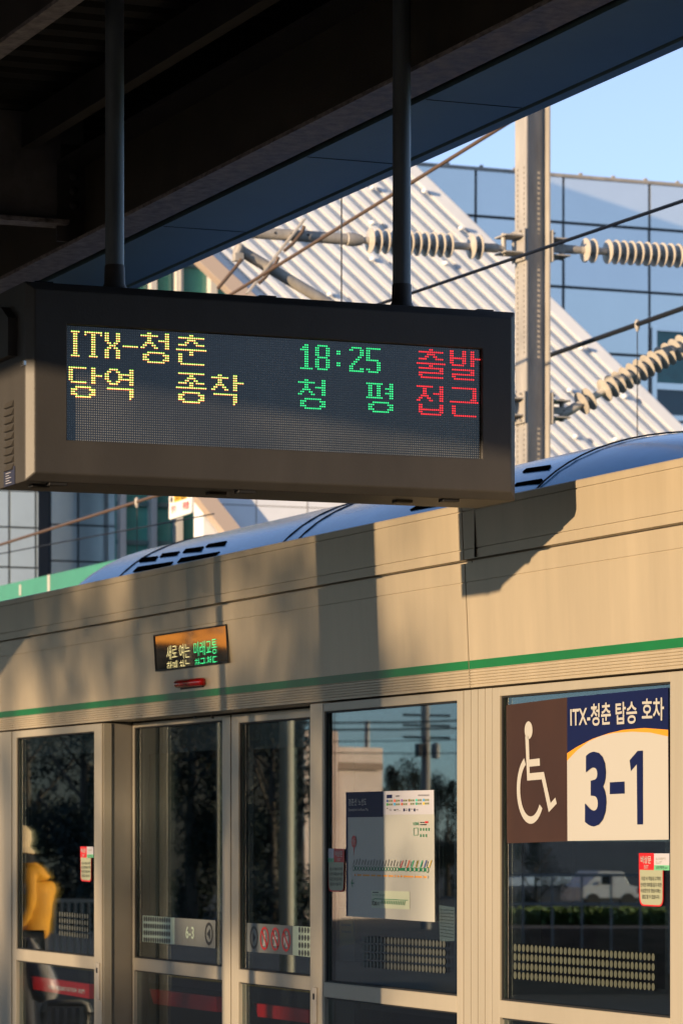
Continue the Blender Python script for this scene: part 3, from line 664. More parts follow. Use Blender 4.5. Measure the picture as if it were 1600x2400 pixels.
for col, ch_, c0, r0 in LEDP:
    for r, row in enumerate(G[ch_]):
        for c, v in enumerate(row):
            if v != '#': continue
            yy = SY+(c0+c+0.5)*PH; zz = SZ-(r0+r+0.5)*PT; rr = PT*0.34; xx = XF-0.0128
            if col == 'y':
                ledU.poly([(xx,yy-rr,zz+rr*0.45),(xx,yy+rr,zz+rr*0.45),(xx,yy+rr*0.7,zz+rr*1.15),(xx,yy-rr*0.7,zz+rr*1.15)])
                ledL.poly([(xx,yy-rr*0.7,zz-rr*1.15),(xx,yy+rr*0.7,zz-rr*1.15),(xx,yy+rr,zz-rr*0.45),(xx,yy-rr,zz-rr*0.45)])
                led['y'].poly([(xx,yy-rr,zz-rr*0.45),(xx,yy+rr,zz-rr*0.45),(xx,yy+rr,zz+rr*0.45),(xx,yy-rr,zz+rr*0.45)])
            else:
                led[col].poly([(xx,yy+rr*math.cos(k*math.pi/4),zz+rr*math.sin(k*math.pi/4)) for k in range(8)])
led['y'].build("amber_letters", E_Y, scr, recalc=False); ledU.build("amber_letters_upper_glow", E_YG, scr, recalc=False); ledL.build("amber_letters_lower_glow", E_YR, scr, recalc=False)
led['g'].build("green_letters", E_G, scr, recalc=False); led['r'].build("red_letters", E_R, scr, recalc=False)
# end louvres, rating plate, latch, hinges, side box
yl_ = y0-ch
lv = MB(); zz0 = px_(25, 932, XF-0.15).z
xs_ = lambda px: XF-ch-(58-px)/223.0
for k in range(9):
    zc_ = 2.6; zt_ = EYE+(HOR-(933+18.6*k))/8083.0*10.95
    lv.prism([(yl_-0.0005, zt_), (yl_-0.010, zt_-0.020), (yl_-0.0005, zt_-0.022)], 'x', xs_(14), xs_(32.5))
lv.build("louvres", M_BOARD, bd)
zp = EYE+(HOR-1112)/8083.0*10.95
rp_ = MB().box(xs_(10), xs_(36), yl_-0.003, yl_-0.0005, zp-0.028, zp+0.03).build("rating_plate", mat("dark blue plate", (0.03,0.035,0.07), 0.4), bd)
k = MB()
for j in range(6): k.box(xs_(15), xs_(22+(j*5)%9), yl_-0.0042, yl_-0.003, zp+0.02-0.008*j, zp+0.022-0.008*j)
k.build("plate_print", M_LILAC, rp_)
zl_ = EYE+(HOR-852)/8083.0*10.9
MB().box(XF-ch-0.03, XF-ch+0.004, yl_-0.006, yl_+0.012, zl_-0.009, zl_+0.009).build("latch", mat("bright steel", (0.7,0.7,0.7), 0.2, 0.9), bd, bevel=0.002)
MB().prism([(xs_(0)-0.06, z1-0.20), (xs_(40), z1-0.20), (xs_(40), z1-0.08), (xs_(22), z1-0.035), (xs_(0)-0.06, z1-0.035)], 'y', yl_-0.03, yl_-0.0005).build("side_box", M_STEEL, bd)
for yy, xx in ((SY-0.02, XF-0.05), (SY-0.055, XF-0.12), (SY+0.62, XF-0.05), (SY+0.55, XF-0.13), (SY+1.35, XF-0.06), (SY+1.22, XF-0.15)):
    MB().box(xx-0.02, xx+0.02, yy-0.03, yy+0.03, z0-ch-0.009, z0-ch+0.001).build("hinge", M_DARK, bd, bevel=0.002)
for yy in (SY-0.06, SY+0.70, SY+1.48): MB().box(XF-0.09, XF-0.05, yy-0.03, yy+0.03, z1+ch-0.001, z1+ch+0.008).build("top_catch", M_DARK, bd, bevel=0.002)
MB().box(XF-0.20, XF-0.12, y1+ch-0.001, y1+ch+0.02, z1-0.19, z1-0.02).build("side_latch", M_DARK, bd, bevel=0.004)
XPOL = XF-0.15
for px_c in (268.5, 941):
    p = px_(px_c, 680, XPOL)
    hp = MB().lathe((XPOL,p.y,z1+ch-0.002), (XPOL,p.y,4.72), [(0,0.0305),(4.72-(z1+ch)+0.002,0.0305)], 24).build("hanger_pole", M_POLE, bd, smooth=True)
    MB().lathe((XPOL,p.y,z1+ch), (XPOL,p.y,z1+ch+0.1), [(0,0.043),(0.012,0.043),(0.03,0.034),(0.085,0.0325),(0.09,0.031)], 24).build("collar", M_STEEL, hp, smooth=True)

# ================================================================== PLATFORM CANOPY
cn = thing("platform_canopy", "dark steel platform roof with edge beam, blue soffit and ribbed deck", "canopy", (-15, -3.6, 4.2))
CX0, CX1 = -62, 16
MB().box(CX0, CX1, 4.65-D, 4.82-D, 4.150, 4.166).build("edge_beam_flange", M_FLANGE, cn)
MB().box(CX0, CX1, 4.727-D, 4.739-D, 4.1665, 4.50).build("edge_beam_web", mat("brown beam paint", (0.055,0.048,0.036), 0.55, 0, (5, 0.35), (30, 0.1)), cn)
MB().box(CX0, CX1, 4.60-D, 4.86-D, 4.501, 4.518).build("edge_beam_top_flange", M_STEEL, cn)
MB().box(CX0, CX1, 4.44-D, 4.50-D, 4.56, 4.70).build("purlin", M_STEEL, cn)
# inner purlin near the camera side and its flange
MB().box(CX0, CX1, 3.26-D, 3.33-D, 4.157, 4.17).build("inner_beam_flange", M_FLANGE, cn)
MB().box(CX0, CX1, 3.29-D, 3.302-D, 4.1705, 4.62).build("inner_beam_web", M_STEEL, cn)
# soffit with its groove, fascia
sf = MB(); sf.prism([(4.885-D,4.160),(5.262-D,4.160),(5.262-D,4.172),(5.276-D,4.172),(5.276-D,4.154),(5.325-D,4.154),(5.325-D,4.78),(5.31-D,4.78),(5.31-D,4.178),(4.885-D,4.178)], 'x', CX0, CX1)
sf.build("soffit", M_SOFFIT, cn)
jn = MB()
for px in (815, 1100, 470): jn.box(X(px, -0.2)-0.002, X(px, -0.2)+0.002, 4.89-D, 5.26-D, 4.1585, 4.1602)
jn.build("soffit_joint", M_DARK, cn)
dk = MB(); pr = []; x = CX0
while x < CX1:
    pr += [(x, 4.74), (x+0.10, 4.74), (x+0.12, 4.79), (x+0.18, 4.79)]; x += 0.20
pr += [(CX1, 4.80), (CX1, 4.83), (CX0, 4.83)]
dk.prism(pr, 'y', -7.3, 5.305-D); dk.build("deck", M_DECK, cn)
# far fascia on the sunny side
MB().box(CX0, CX1, -7.32, -7.26, EYE+2.13, 4.85).build("far_fascia", M_STEEL, cn)
# cross beams, the one in view with bolts
XC = py_(199, 530, 4.73-D).x
for i, xc in enumerate((XC-12.0, XC, XC+12.0)):
    cb = MB().box(xc-0.006, xc+0.006, -7.2, 4.722-D, EYE+2.655, 4.72).build("cross_beam", mat("grey beam paint", (0.16,0.155,0.165), 0.5, 0, (6, 0.3), (30, 0.1)), cn)
    MB().box(xc-0.06, xc+0.06, -7.2, 4.64-D, EYE+2.635, EYE+2.6545).build("flange", M_FLANGE, cb)
    bt = MB()
    for yy in (413, 448, 482):
        p = px_(171, yy, XC+0.006); bt.lathe((xc+0.006,p.y,p.z), (xc+0.03,p.y,p.z), [(0,0.026),(0.005,0.026),(0.006,0.019),(0.018,0.019),(0.024,0.010)], 12)
    bt.build("bolts", M_STEEL, cb, smooth=True)
    p = px_(171, 440, XC); MB().box(xc+0.006, xc+0.012, p.y-0.06, p.y+0.06, EYE+2.70, EYE+2.99).build("splice_plate", M_STEEL, cb)
    MB().box(xc-0.01, xc+0.01, 4.60-D, 4.722-D, 4.168, 4.50).build("stiffener", M_STEEL, cb)
# canopy columns (one throws the broad shadow on the header, the others lie outside the picture)
def canopy_column(x, y, r, label):
    t = thing("canopy_column", label, "column", (x, y, 0), "columns of the platform roof")
    MB().box(x-r, x+r, y-r, y+r, 0.0, 4.74).build("shaft", M_GALV, t, bevel=0.02)
    MB().box(x-r-0.06, x+r+0.06, y-r-0.06, y+r+0.06, 0.0, 0.12).build("base", M_CONC, t)
def shadow_src(px, t):            # where a post must stand so that its shadow falls at photo column px on the doors
    return X(px)+0.385*t, -t
xs0, ys0 = shadow_src(822, 3.4); canopy_column(xs0, ys0, 0.225, "broad square roof column standing on the platform, out of view")
def slim_pole(x, y, r, label):
    o = MB().lathe((x,y,0), (x,y,4.74), [(0,r*2.2),(0.03,r*2.2),(0.035,r),(4.74,r)], 16).build("slim_pole", M_GALV, None, smooth=True)
    tag(o, label, "pole", "slim poles on the platform")
a_, b_ = shadow_src(523, 4.5); slim_pole(a_, b_, 0.038, "slim round pole on the platform whose shadow crosses the red lamp")
a_, b_ = shadow_src(452, 6.4); slim_pole(a_, b_, 0.03, "slim round pole on the far platform edge, out of view")
# added unseen board off to the left: its shadow cuts the header corner
xs1 = X(20)+0.385*3.4
hs = thing("shadow_board", "blank hanging board added under the platform roof to shade the header, out of view", "sign", (xs1, -3.4, 3.0))
MB().box(xs1-0.07, xs1+0.07, -4.6, -2.2, 2.9, 3.42).build("panel", M_BOARD, hs, bevel=0.006)
for yy in (-4.2, -2.6): MB().lathe((xs1,yy,3.42), (xs1,yy,4.74), [(0,0.03),(1.32,0.03)], 12).build("hanger_pole", M_POLE, hs, smooth=True)

stw = thing("shade_block", "dark block added on the platform behind the viewpoint to dim the board, out of view", "light blocker", (6, -3.6, 0))  # added unseen block, keeps open-sky light off the board and canopy
MB().box(3.0, 12.0, -6.4, -0.9, 0.0, 4.73).build("walls", M_STEEL, stw, bevel=0.02)
MB().box(2.96, 2.999, -4.4, -2.8, 0.0, 2.2).build("door", M_GALV, stw)

# ================================================================== TRAIN
tr = thing("train", "train with a glossy rounded silver-blue roof standing behind the platform doors", "train", (-14, 1.9, -0.1))
def train_profile(half, z0, zs, zt, n=10, yc=1.85):
    pts = [(yc-half, z0)]
    for k in range(n+1):
        a = math.pi*(1-k/n); pts.append((yc+half*math.copysign(abs(math.cos(a))**0.62, math.cos(a)), zs+(zt-zs)*abs(math.sin(a))**0.75))
    pts.append((yc+half, z0)); return pts
MB().prism(train_profile(1.45, -0.1, 2.25, 2.86, 14), 'x', -46, 14).build("body", M_TRAINSIDE, tr, smooth=True)
wn = MB()
for k in range(16):
    x = -44+3.4*k
    o = MB().box(x, x+2.0, 0.385, 0.399, 0.85, 1.75).build("window", mat("train window", (0.004,0.005,0.006), 0.3, 0, spec=0.1), tr)
    MB().box(x+2.35, x+3.15, 0.385, 0.399, 0.02, 1.95).build("door", mat("train door", (0.007,0.008,0.009), 0.7, spec=0.1), tr)
gx0, gx1 = X(1228, 0.42), X(1300, 0.42)
MB().box(gx0, gx1, 0.40, 0.44, 0.0, 2.1).build("end_panel", mat("grey train end panel", (0.24,0.25,0.235), 0.5, 0, (2, 0.1)), tr, bevel=0.01)
# roof fairing: rounded cross-section swept along x with tapering ends
FYC, FHW, FZB = 1.85, 1.15, 2.38
def fcurve(k, n, H=1.0): a = math.pi*(1-k/n); return FYC+FHW*math.copysign(abs(math.cos(a))**0.8, math.cos(a)), FZB+H*abs(math.sin(a))**0.72
FH = 0.5
while max((fcurve(k, 60, FH)[1]-EYE)/(D+fcurve(k, 60, FH)[0]) for k in range(61)) < 0.2472: FH += 0.005
def fairing(xa, xb, ta, tb, name):
    n = 28; N = 110; vs, fs = [], []
    for i in range(N+1):
        x = xa+(xb-xa)*i/N; ea = min(1, (x-xa)/ta); eb = min(1, (xb-x)/tb)
        e = min(math.sqrt(max(0, 1-(1-ea)**2)), math.sqrt(max(0, 1-(1-eb)**2)))
        for k in range(n+1):
            y, z = fcurve(k, n, FH*max(0.02, e)); vs.append((x, FYC+(y-FYC)*(0.55+0.45*e), z))
    for i in range(N):
        for k in range(n): fs.append((i*(n+1)+k, i*(n+1)+k+1, (i+1)*(n+1)+k+1, (i+1)*(n+1)+k))
    return MB().add(vs, fs).build(name, M_TRAIN, tr, smooth=True)
FC = [fcurve(k, 400, FH) for k in range(201)]
def fair_pt(px, py):               # meet the fairing's near flank along the line of sight
    r = ray(px, py); prev = None
    for y, z in FC:
        p = CAM+r*((y+D)/r.y)
        if p.z <= z: return Vector((p.x, y, z)) if prev is None else p
        prev = p
    return p
xa_ = X(222, 1.25)
xb_ = X(1415, 1.3)+2.0
roof = fairing(xa_, xb_, 0.85, 2.0, "roof_fairing")
def fair_seam(px, py):
    x = fair_pt(px, py).x
    return [(x, fcurve(k, 40, FH)[0], fcurve(k, 40, FH)[1]+0.002) for k in range(1, 21)]
sm = MB()
for px, py in ((706,1235),(745,1225),(1297,1110),(305,1330)): sm.path(fair_seam(px, py), 0.004, 6)
sm.build("seam", M_DARK, roof)
def vent(q):
    q = [(p[0], p[1]+(sum(k_[1] for k_ in q)/4-p[1])*0.18) for p in q]; P = [fair_pt(*p) for p in q]; nrm = ((P[1]-P[0]).cross(P[3]-P[0])).normalized()
    if nrm.y > 0: nrm = -nrm
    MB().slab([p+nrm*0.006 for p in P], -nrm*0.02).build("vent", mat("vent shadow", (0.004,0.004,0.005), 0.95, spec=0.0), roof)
def zv(x, y): return (x/1.96, 1200+y/1.96)
for q in ([(650,213),(727,203),(712,225),(640,236)], [(748,193),(827,181),(812,202),(735,214)], [(855,172),(937,158),(922,181),(840,193)], [(960,150),(1043,133),(1030,155),(945,167)],
          [(635,255),(797,226),(780,250),(612,283)], [(835,215),(1012,180),(990,205),(815,240)]): vent([zv(*p) for p in q])
for q in ([(961,1199),(978,1187),(1046,1172),(1034,1186)], [(1225,1110),(1234,1100),(1291,1090),(1285,1101)], [(1206,1142),(1212,1134),(1271,1122),(1266,1132)], [(1150,1160),(1156,1150),(1204,1142),(1204,1152)]): vent(q)

# ================================================================== OVERHEAD LINE
XM, YMS = -23.47, 6.03
mt = thing("catenary_mast", "galvanised steel H-section mast with rows of holes, right of the board", "mast", (XM, YMS, -1.25))
po = MB(); ZM = 11.0
fx0, fx1 = XM-0.1, XM+0.1; yf = YMS-0.1
cols = [(XM-0.060, XM-0.046), (XM+0.052, XM+0.066)]
po.box(fx0, cols[0][0], yf, yf+0.012, -1.25, ZM); po.box(cols[0][1], cols[1][0], yf, yf+0.012, -1.25, ZM); po.box(cols[1][1], fx1, yf, yf+0.012, -1.25, ZM)
ph = 0.0386; zh0, zh1 = 3.2, 6.6
for c0, c1 in cols:
    po.box(c0, c1, yf, yf+0.012, -1.25, zh0); po.box(c0, c1, yf, yf+0.012, zh1, ZM)
    k = 0; z = zh0
    while z < zh1-1e-6:
        if 4.86 < z+0.03 < 5.18 : po.box(c0, c1, yf, yf+0.012, z, min(zh1, z+ph))
        else: po.box(c0, c1, yf, yf+0.012, z, min(zh1, z+ph-0.021))
        z += ph
po.box(fx0, fx1, yf+0.188, yf+0.2, -1.25, ZM); po.box(XM-0.0045, XM+0.0045, yf+0.0125, yf+0.1875, -1.25, ZM)
po.build("post", M_GALV, mt)
def mz(py): return px_(1247, py, XM).z
def clamp(zc_):
    for s_ in (-1, 1):
        m = MB()
        yy = yf-0.012 if s_ < 0 else yf+0.212
        m.box(XM-0.11, XM+0.11, min(yy, yy+0.011*s_), max(yy, yy+0.011*s_)+0.001, zc_-0.12, zc_+0.12)
        for dz in (-0.09, 0.09):
            m.box(XM-0.10, XM+0.10, min(yy, yy+0.16*s_), max(yy, yy+0.16*s_), zc_+dz*0.7-0.006, zc_+dz*0.7+0.006)
            for dx in (-0.075, 0.075): m.lathe((XM+dx, yy, zc_+dz*1.1), (XM+dx, yy+0.04*s_, zc_+dz*1.1), [(0,0.016),(0.012,0.016),(0.013,0.009),(0.04,0.009)], 8)
        m.lathe((XM, yy+0.13*s_, zc_-0.085), (XM, yy+0.13*s_, zc_+0.085), [(0,0.02),(0.17,0.02)], 10)
        m.build("clamp", M_GALV, mt, bevel=0.002)
clamp(mz(578)); clamp(mz(958))
def insulator(parent, pa, pb, sheds, R=0.093, core=0.028):
    """pa..pb axis; sheds = distances along the axis"""
    L = (pb-pa).length; prof = [(0, core*0.8)]
    for s_ in sorted(sheds):
        prof += [(s_-0.012, core), (s_-0.007, R*0.55), (s_-0.002, R), (s_+0.003, R), (s_+0.009, R*0.5), (s_+0.016, core)]
    prof += [(L, core*0.8)]
    return MB().lathe(pa, pb, prof, 28).build("insulator", M_PORC, parent, smooth=True)
def MPX(px, py): return px_(px, py, XM)
GB = "bracket arms of the overhead line mast"
# left arm (over our track)
al = thing("bracket_arm", "overhead line bracket arm reaching left from the mast behind the board", "bracket arm", MPX(1180, 585), GB)
pA, pB = MPX(1176, 582), MPX(842, 562)
shp = [1122, 1105]+[1052-18.4*k for k in range(11)]
insulator(al, pA, pB, [(MPX(p, 580)-pA).length for p in shp])
MB().lathe(pA, pA+(pB-pA).normalized()*0.24, [(0,0.02),(0.05,0.035),(0.15,0.035),(0.24,0.03)], 12).build("end_cap", M_GALV, al, smooth=True)
pC = MPX(430, 533)
MB().lathe(pB, pC, [(-0.02,0.036),(0.0,0.042),(0.05,0.05),(0.10,0.05),(0.105,0.042),((pC-pB).length,0.042)], 18).build("top_tube", M_GALV, al, smooth=True)
hb = MB()
for px in (640, 679, 717): hb.lathe(MPX(px, 545+(px-600)*0.06)+Vector((0.040,0,0)), MPX(px, 545+(px-600)*0.06)+Vector((0.0445,0,0)), [(0,0.009),(0.0045,0.009)], 10)
hb.build("tube_holes", M_DARK, al)
pD, pE = MPX(552, 580), MPX(1190, 962)
MB().tube(pD, MPX(990, 843), 0.042, 18).build("diagonal_tube", M_GALV, al, smooth=True)
pI0 = MPX(990, 843); insulator(al, pE, pI0, [0.12+0.065*k for k in range(int((pE-pI0).length/0.065)-2)])
MB().bar(MPX(706,516)+Vector((0.06,0,0)), MPX(572,690)+Vector((0.06,0,0)), 0.055, 0.012, (1,0,0)).build("strap", M_GALV, al)
for q in ([(702,534),(697,548),(675,575),(655,592)], [(642,607),(636,620),(610,655),(596,668)], [(556,612),(540,632),(500,680)]):
    MB().path([MPX(*p)+Vector((0.09,0,0)) for p in q], 0.013, 10).build("tie_rod", M_COPPER, al, smooth=True)
ck = MB(); ck.lathe(MPX(560,575)+Vector((0.05,0,0)), MPX(546,606)+Vector((0.05,0,0)), [(0,0.02),(0.02,0.03),(0.09,0.03),(0.11,0.02)], 10); ck.obox(MPX(552,605)+Vector((0.05,0,0)), (1,0,0), (0,1,0), (0,0,1), 0.03, 0.035, 0.03)
ck.build("tube_clip", M_GALV, al, bevel=0.003)
# right arm
ar = thing("bracket_arm", "overhead line bracket arm reaching right from the mast, with ribbed insulators", "bracket arm", MPX(1300, 590), GB)
pA, pB = MPX(1318, 583), MPX(1720, 607)
shp = [1371, 1389]+[1424+18.2*k for k in range(15)]
insulator(ar, pA, pB, [(MPX(p, 586+(p-1318)*0.06)-pA).length for p in shp])
MB().lathe(pA, pA+(pB-pA).normalized()*0.15, [(0,0.018),(0.02,0.034),(0.10,0.034),(0.15,0.028)], 12).build("end_cap", M_GALV, ar, smooth=True)
MB().tube(pB, MPX(2200, 640), 0.042, 16).build("top_tube", M_GALV, ar, smooth=True)
pA, pB = MPX(1316, 972), MPX(1612, 803)
L_ = (pB-pA).length
insulator(ar, pA, pB, [L_*u for u in (0.157, 0.215)]+[L_*(0.335+0.0565*k) for k in range(12)], R=0.092)
MB().lathe(pA, pA+(pB-pA).normalized()*0.19, [(0,0.02),(0.02,0.036),(0.14,0.036),(0.19,0.028)], 12).build("end_cap", M_GALV, ar, smooth=True)
MB().tube(pB, MPX(2100, 520), 0.042, 16).build("diagonal_tube", M_GALV, ar, smooth=True)
for (pz, nm) in ((583, 1), (962, 1)):
    MB().obox(MPX(1303, pz), (0,1,0), (1,0,0), (0,0,1), 0.07, 0.02, 0.026).build("clevis", M_GALV, ar, bevel=0.003)

def wire(label, p0, p1, y, r, m_, ext=1.6, droppers=(), sag=0.0, y2=None):
    a = py_(*p0, y); b = py_(*p1, y if y2 is None else y2); d = b-a
    a2, b2 = a-d*ext, b+d*ext*0.35
    t = thing("overhead_wire", label, "wire", a, "wires of the overhead line")
    MB().path([a2+(b2-a2)*(i/12.0) for i in range(13)], r, 8).build("strand", m_, t, smooth=True)
    for (px, pt, pb_) in droppers:
        q = py_(px, pt, y); z_ = q.z-(pb_-pt)/8083.0*((q-CAM).dot(FWD))
        MB().tube(q, (q.x, q.y, z_), 0.004, 6).build("dropper", M_CABLE, t)
        MB().lathe((q.x,q.y,q.z+0.03), (q.x,q.y,q.z-0.06), [(0,0.012),(0.02,0.022),(0.06,0.02),(0.09,0.008)], 10).build("clip", M_GALV, t, smooth=True)
    return t
wire("dark thick overhead wire crossing in front of the mast", (945,693), (1600,470), 2.4, 0.0095, M_CABLE)
wire("dark contact wire with a hanging dropper, lower right of the mast", (1288,832), (1600,722), 6.6, 0.020, M_CABLE, droppers=[(1493,758,1028)])
wire("thin rusty stay wire climbing from the bracket to the roof edge", (650,622), (1200,281), 3.4, 0.012, M_COPPER)
wire("brown overhead wire with a white clip below the board", (0,1277), (372,1160), 4.4, 0.014, M_COPPER, droppers=[(321,1174,1312)])
wire("hair-thin grey wire just above the teal canopy", (0,1298), (300,1242), 5.0, 0.006, M_CABLE)
wire("brown wire in front of the teal canopy edge, at the right picture edge", (1500,1056), (1600,1032), 6.3, 0.014, M_COPPER, ext=3)
# dropper of the bracket side
o = MB().tube(py_(800,455,3.0), (py_(800,455,3.0).x, 3.0, py_(797,720,3.0).z), 0.005, 6).build("dropper_wire", M_CABLE); tag(o, "thin black vertical wire in front of the ribbed wall, left of the right hanger", "wire")
# warning plate
wp = thing("warning_plate", "white hanging warning plate with a yellow panel under the board", "sign", py_(420, 1215, 6.4))
YW = 6.4
def zw(x, y): return (380+x/15.68, 1140+y/15.68)
def WQ(pts, y): return Q([zw(*p) for p in pts], y)
MB().slab(WQ([(262,-120),(1110,-400),(1070,955),(1030,985),(300,1215),(245,1200)], YW), (0, 0.02, 0)).build("plate", mat("white enamel", (0.78,0.76,0.72), 0.35), wp)
MB().poly(WQ([(420,-60),(900,-200),(895,440),(430,590)], YW-0.004)).build("yellow_panel", mat("yellow enamel", (0.75,0.45,0.01), 0.4), wp, recalc=False)
m = MB(); letters(m, "고압", WQ([(450,250),(880,130),(875,420),(450,540)], YW-0.005), 0.01, lift=(0,-0.004,0)); m.build("panel_lettering", M_INK, wp, recalc=False)
m = MB(); letters(m, "전기", WQ([(340,720),(500,680),(490,930),(340,990)], YW-0.003), 0.015, lift=(0,-0.004,0)); letters(m, "위험", WQ([(755,580),(985,530),(970,820),(755,880)], YW-0.003), 0.015, lift=(0,-0.004,0)); m.build("lettering", M_REDV, wp, recalc=False)
ho = MB()
for zx, zy in ((340,490),(995,300)): p = py_(*zw(zx,zy), YW-0.004); ho.lathe(p, p+Vector((0,-0.003,0)), [(0,0.03),(0.003,0.03)], 10)
ho.build("bolts", M_DARK, wp)
MB().tube(py_(*zw(680,-200), YW+0.05), py_(*zw(680,-200), YW+0.05)+Vector((0,0,2.2)), 0.02, 8).build("hanger", M_GALV, wp)

# ================================================================== OPPOSITE CANOPY
oc = thing("opposite_canopy", "teal edged canopy of the opposite platform running below the building", "canopy", (-30, 8, 4.3))
MB().box(-60, 10, 7.0, 7.08, 4.385, 4.59).build("fascia", M_TEAL, oc)
MB().box(-60, 10, 6.97, 7.1, 4.355, 4.384).build("drip_edge", mat("pale trim", (0.5,0.46,0.42), 0.5), oc)
MB().box(-60, 10, 7.10, 9.6, 4.20, 4.33).build("soffit_panel", mat("brown soffit", (0.14,0.12,0.10), 0.6), oc)
jt = MB(); p = py_(115, 1330, 7.0); jt.box(p.x-0.04, p.x+0.04, 6.992, 6.9995, 4.385, 4.59); p = py_(48, 1390, 7.0); jt.box(p.x-0.03, p.x+0.03, 6.992, 6.9995, 4.42, 4.55); jt.build("joint_cover", mat("pale trim", (0.5,0.46,0.42)), oc)
for x in (-55, -43, -31, -19, -7, 5): MB().tube((x, 9.2, -1.25), (x, 9.2, 4.2), 0.13, 14).build("column", M_GALV, oc, smooth=True)

# ================================================================== STATION BUILDING
XB = -47.0
def BX(px, py, x=XB): return px_(px, py, x)
sb = thing("station_building", "pale panelled station building with a teal window, right behind the mast", "building", (XB, 22, -1.25))
top = (BX(965,387).z+BX(1600,437).z)/2
yj = [BX(px, 600).y for px in (1114, 1319, 1521)]; dyj = (yj[2]-yj[0])/2
zj = [BX(1320, 521).z, BX(1320, 672).z]; dzj = zj[0]-zj[1]
MB().box(XB-8, XB-0.06, yj[0]-6*dyj, yj[0]+9*dyj, -1.25, top-0.05).build("backing", mat("joint shadow gap", (0.10,0.105,0.11), 0.6), sb)
pn = MB(); gp = 0.022; rnd = random.Random(21)
def panel(mb, xb, xf, y0_, y1_, z0_, z1_, j=0.006):
    e_ = [rnd.uniform(-j, j) for _ in range(4)]
    mb.slab([(xf+e_[0],y0_,z0_),(xf+e_[1],y1_,z0_),(xf+e_[1]+e_[2]-e_[0],y1_,z1_),(xf+e_[2],y0_,z1_)], (xb-xf,0,0))
for i in range(-6, 9):
    ya, yb = yj[0]+i*dyj+gp, yj[0]+(i+1)*dyj-gp
    zt_ = top
    panel(pn, XB-0.06, XB, ya, yb, zj[0]+gp, top)
    for k in range(0, 9): panel(pn, XB-0.06, XB, ya, yb, zj[0]-(k+1)*dzj+gp, zj[0]-k*dzj-gp)
pn.build("cladding", M_CLAD, sb)
MB().box(XB-8, XB+0.03, yj[0]-6*dyj, yj[0]+9*dyj, top+0.001, top+0.05).build("coping", M_GALV, sb)
bl = MB()
for k in range(40):
    yy = yj[0]-6*dyj+k*0.27*dyj*1.4; bl.box(XB-0.02, XB+0.02, yy, yy+0.05, top+0.051, top+0.085)
bl.build("coping_clips", M_GALV, sb)
wy0, wy1 = BX(1530,900).y, BX(1760,900).y; wz1, wz0 = BX(1530,768).z, BX(1530,975).z; wm = BX(1530,905).z
wd_ = MB()
for (a,b,c,d) in ((wy0-0.05,wy0+0.03,wz0,wz1),(wy1-0.03,wy1+0.05,wz0,wz1),(wy0+0.031,wy1-0.031,wz1-0.05,wz1+0.03),(wy0+0.031,wy1-0.031,wm-0.05,wm+0.05),(wy0+0.031,wy1-0.031,wz0-0.06,wz0+0.02)): wd_.box(XB+0.001, XB+0.07, a, b, c, d)
wf = wd_.build("window", M_CLAD, sb)
MB().box(XB+0.002, XB+0.035, wy0+0.031, wy1-0.031, wm+0.051, wz1-0.051).build("pane", M_TGLASS, wf)
MB().box(XB+0.002, XB+0.035, wy0+0.031, wy1-0.031, wz0+0.021, wm-0.051).build("lower_pane", mat("deep teal glass", (0.008,0.05,0.08), 0.08, spec=0.8), wf)

# ribbed stair roof wall in front of it
XR = -41.5
st = thing("stair_enclosure", "white ribbed sloping stair enclosure wall behind the board and mast", "stair enclosure", (XR, 18, -1.25))
eA, eB = px_(950,385,XR), px_(1590,1010,XR)
sa = (eB-eA).normalized(); sbv = Vector((0, sa.z, -sa.y)).normalized()          # in-plane, towards lower left
if sbv.z > 0: sbv = -sbv
NX = Vector((1,0,0))
U0, U1 = -2.6, (eB-eA).length+4.5
eL = px_(522,586,XR); wid = (eL-eA).dot(sbv)
pitch = 39.0*0.7/8083.0*45.0
def SP(u, v, d): return eA+sa*u+sbv*v+NX*d
nr = int(wid/pitch)
prf = [(0, 0.0)]; hr_ = 0.060
for k in range(nr+1):
    v = 0.16+k*pitch
    prf += [(v, 0.0), (v+0.012, hr_), (v+pitch*0.44, hr_), (v+pitch*0.44+0.012, 0.0)]
prf.append((0.16+(nr+1)*pitch, 0.0))
vsx = []; n2 = len(prf)
for u in (U0, U1): vsx += [SP(u, v, d) for v, d in prf]
fsx = [(i, i+1, n2+i+1, n2+i) for i in range(n2-1)]
vm = prf[-1][0]; base = len(vsx); vsx += [SP(U0,0,-0.3), SP(U0,vm,-0.3), SP(U1,0,-0.3), SP(U1,vm,-0.3)]
fsx += [(base,base+2,base+3,base+1), (0,n2,base+2,base), (n2-1,base+1,base+3,2*n2-1)]
MB().add(vsx, fsx).build("ribbed_sheet", M_CORR, st)
MB().obox(SP((U0+U1)/2, 0.0, 0.0), sa, sbv, NX, (U1-U0)/2, 0.085, 0.055).build("edge_trim", M_CORR, st, bevel=0.02)
MB().obox(SP((U0+U1)/2, vm+0.02, 0.06), sa, sbv, NX, (U1-U0)/2, 0.10, 0.10).build("lower_trim", mat("warm beige beam", (0.55,0.44,0.36), 0.5), st, bevel=0.01)
sn = MB()
def guard(px, py):
    p = px_(px, py, XR+hr_); sn.lathe(p, p+NX*0.085, [(0,0.028),(0.05,0.028),(0.085,0.02)], 10)
for px, py in ((992,448),(870,440),(870,522),(1078,535),(870,607),(1042,617),(1250,955)): guard(px, py)
for px, py in ((1360,815),(1332,915),(1346,1024),(1440,1030),(1460,930),(770,690),(690,560),(620,545)): guard(px, py)
sn.build("snow_guards", M_CORR, st, smooth=True)
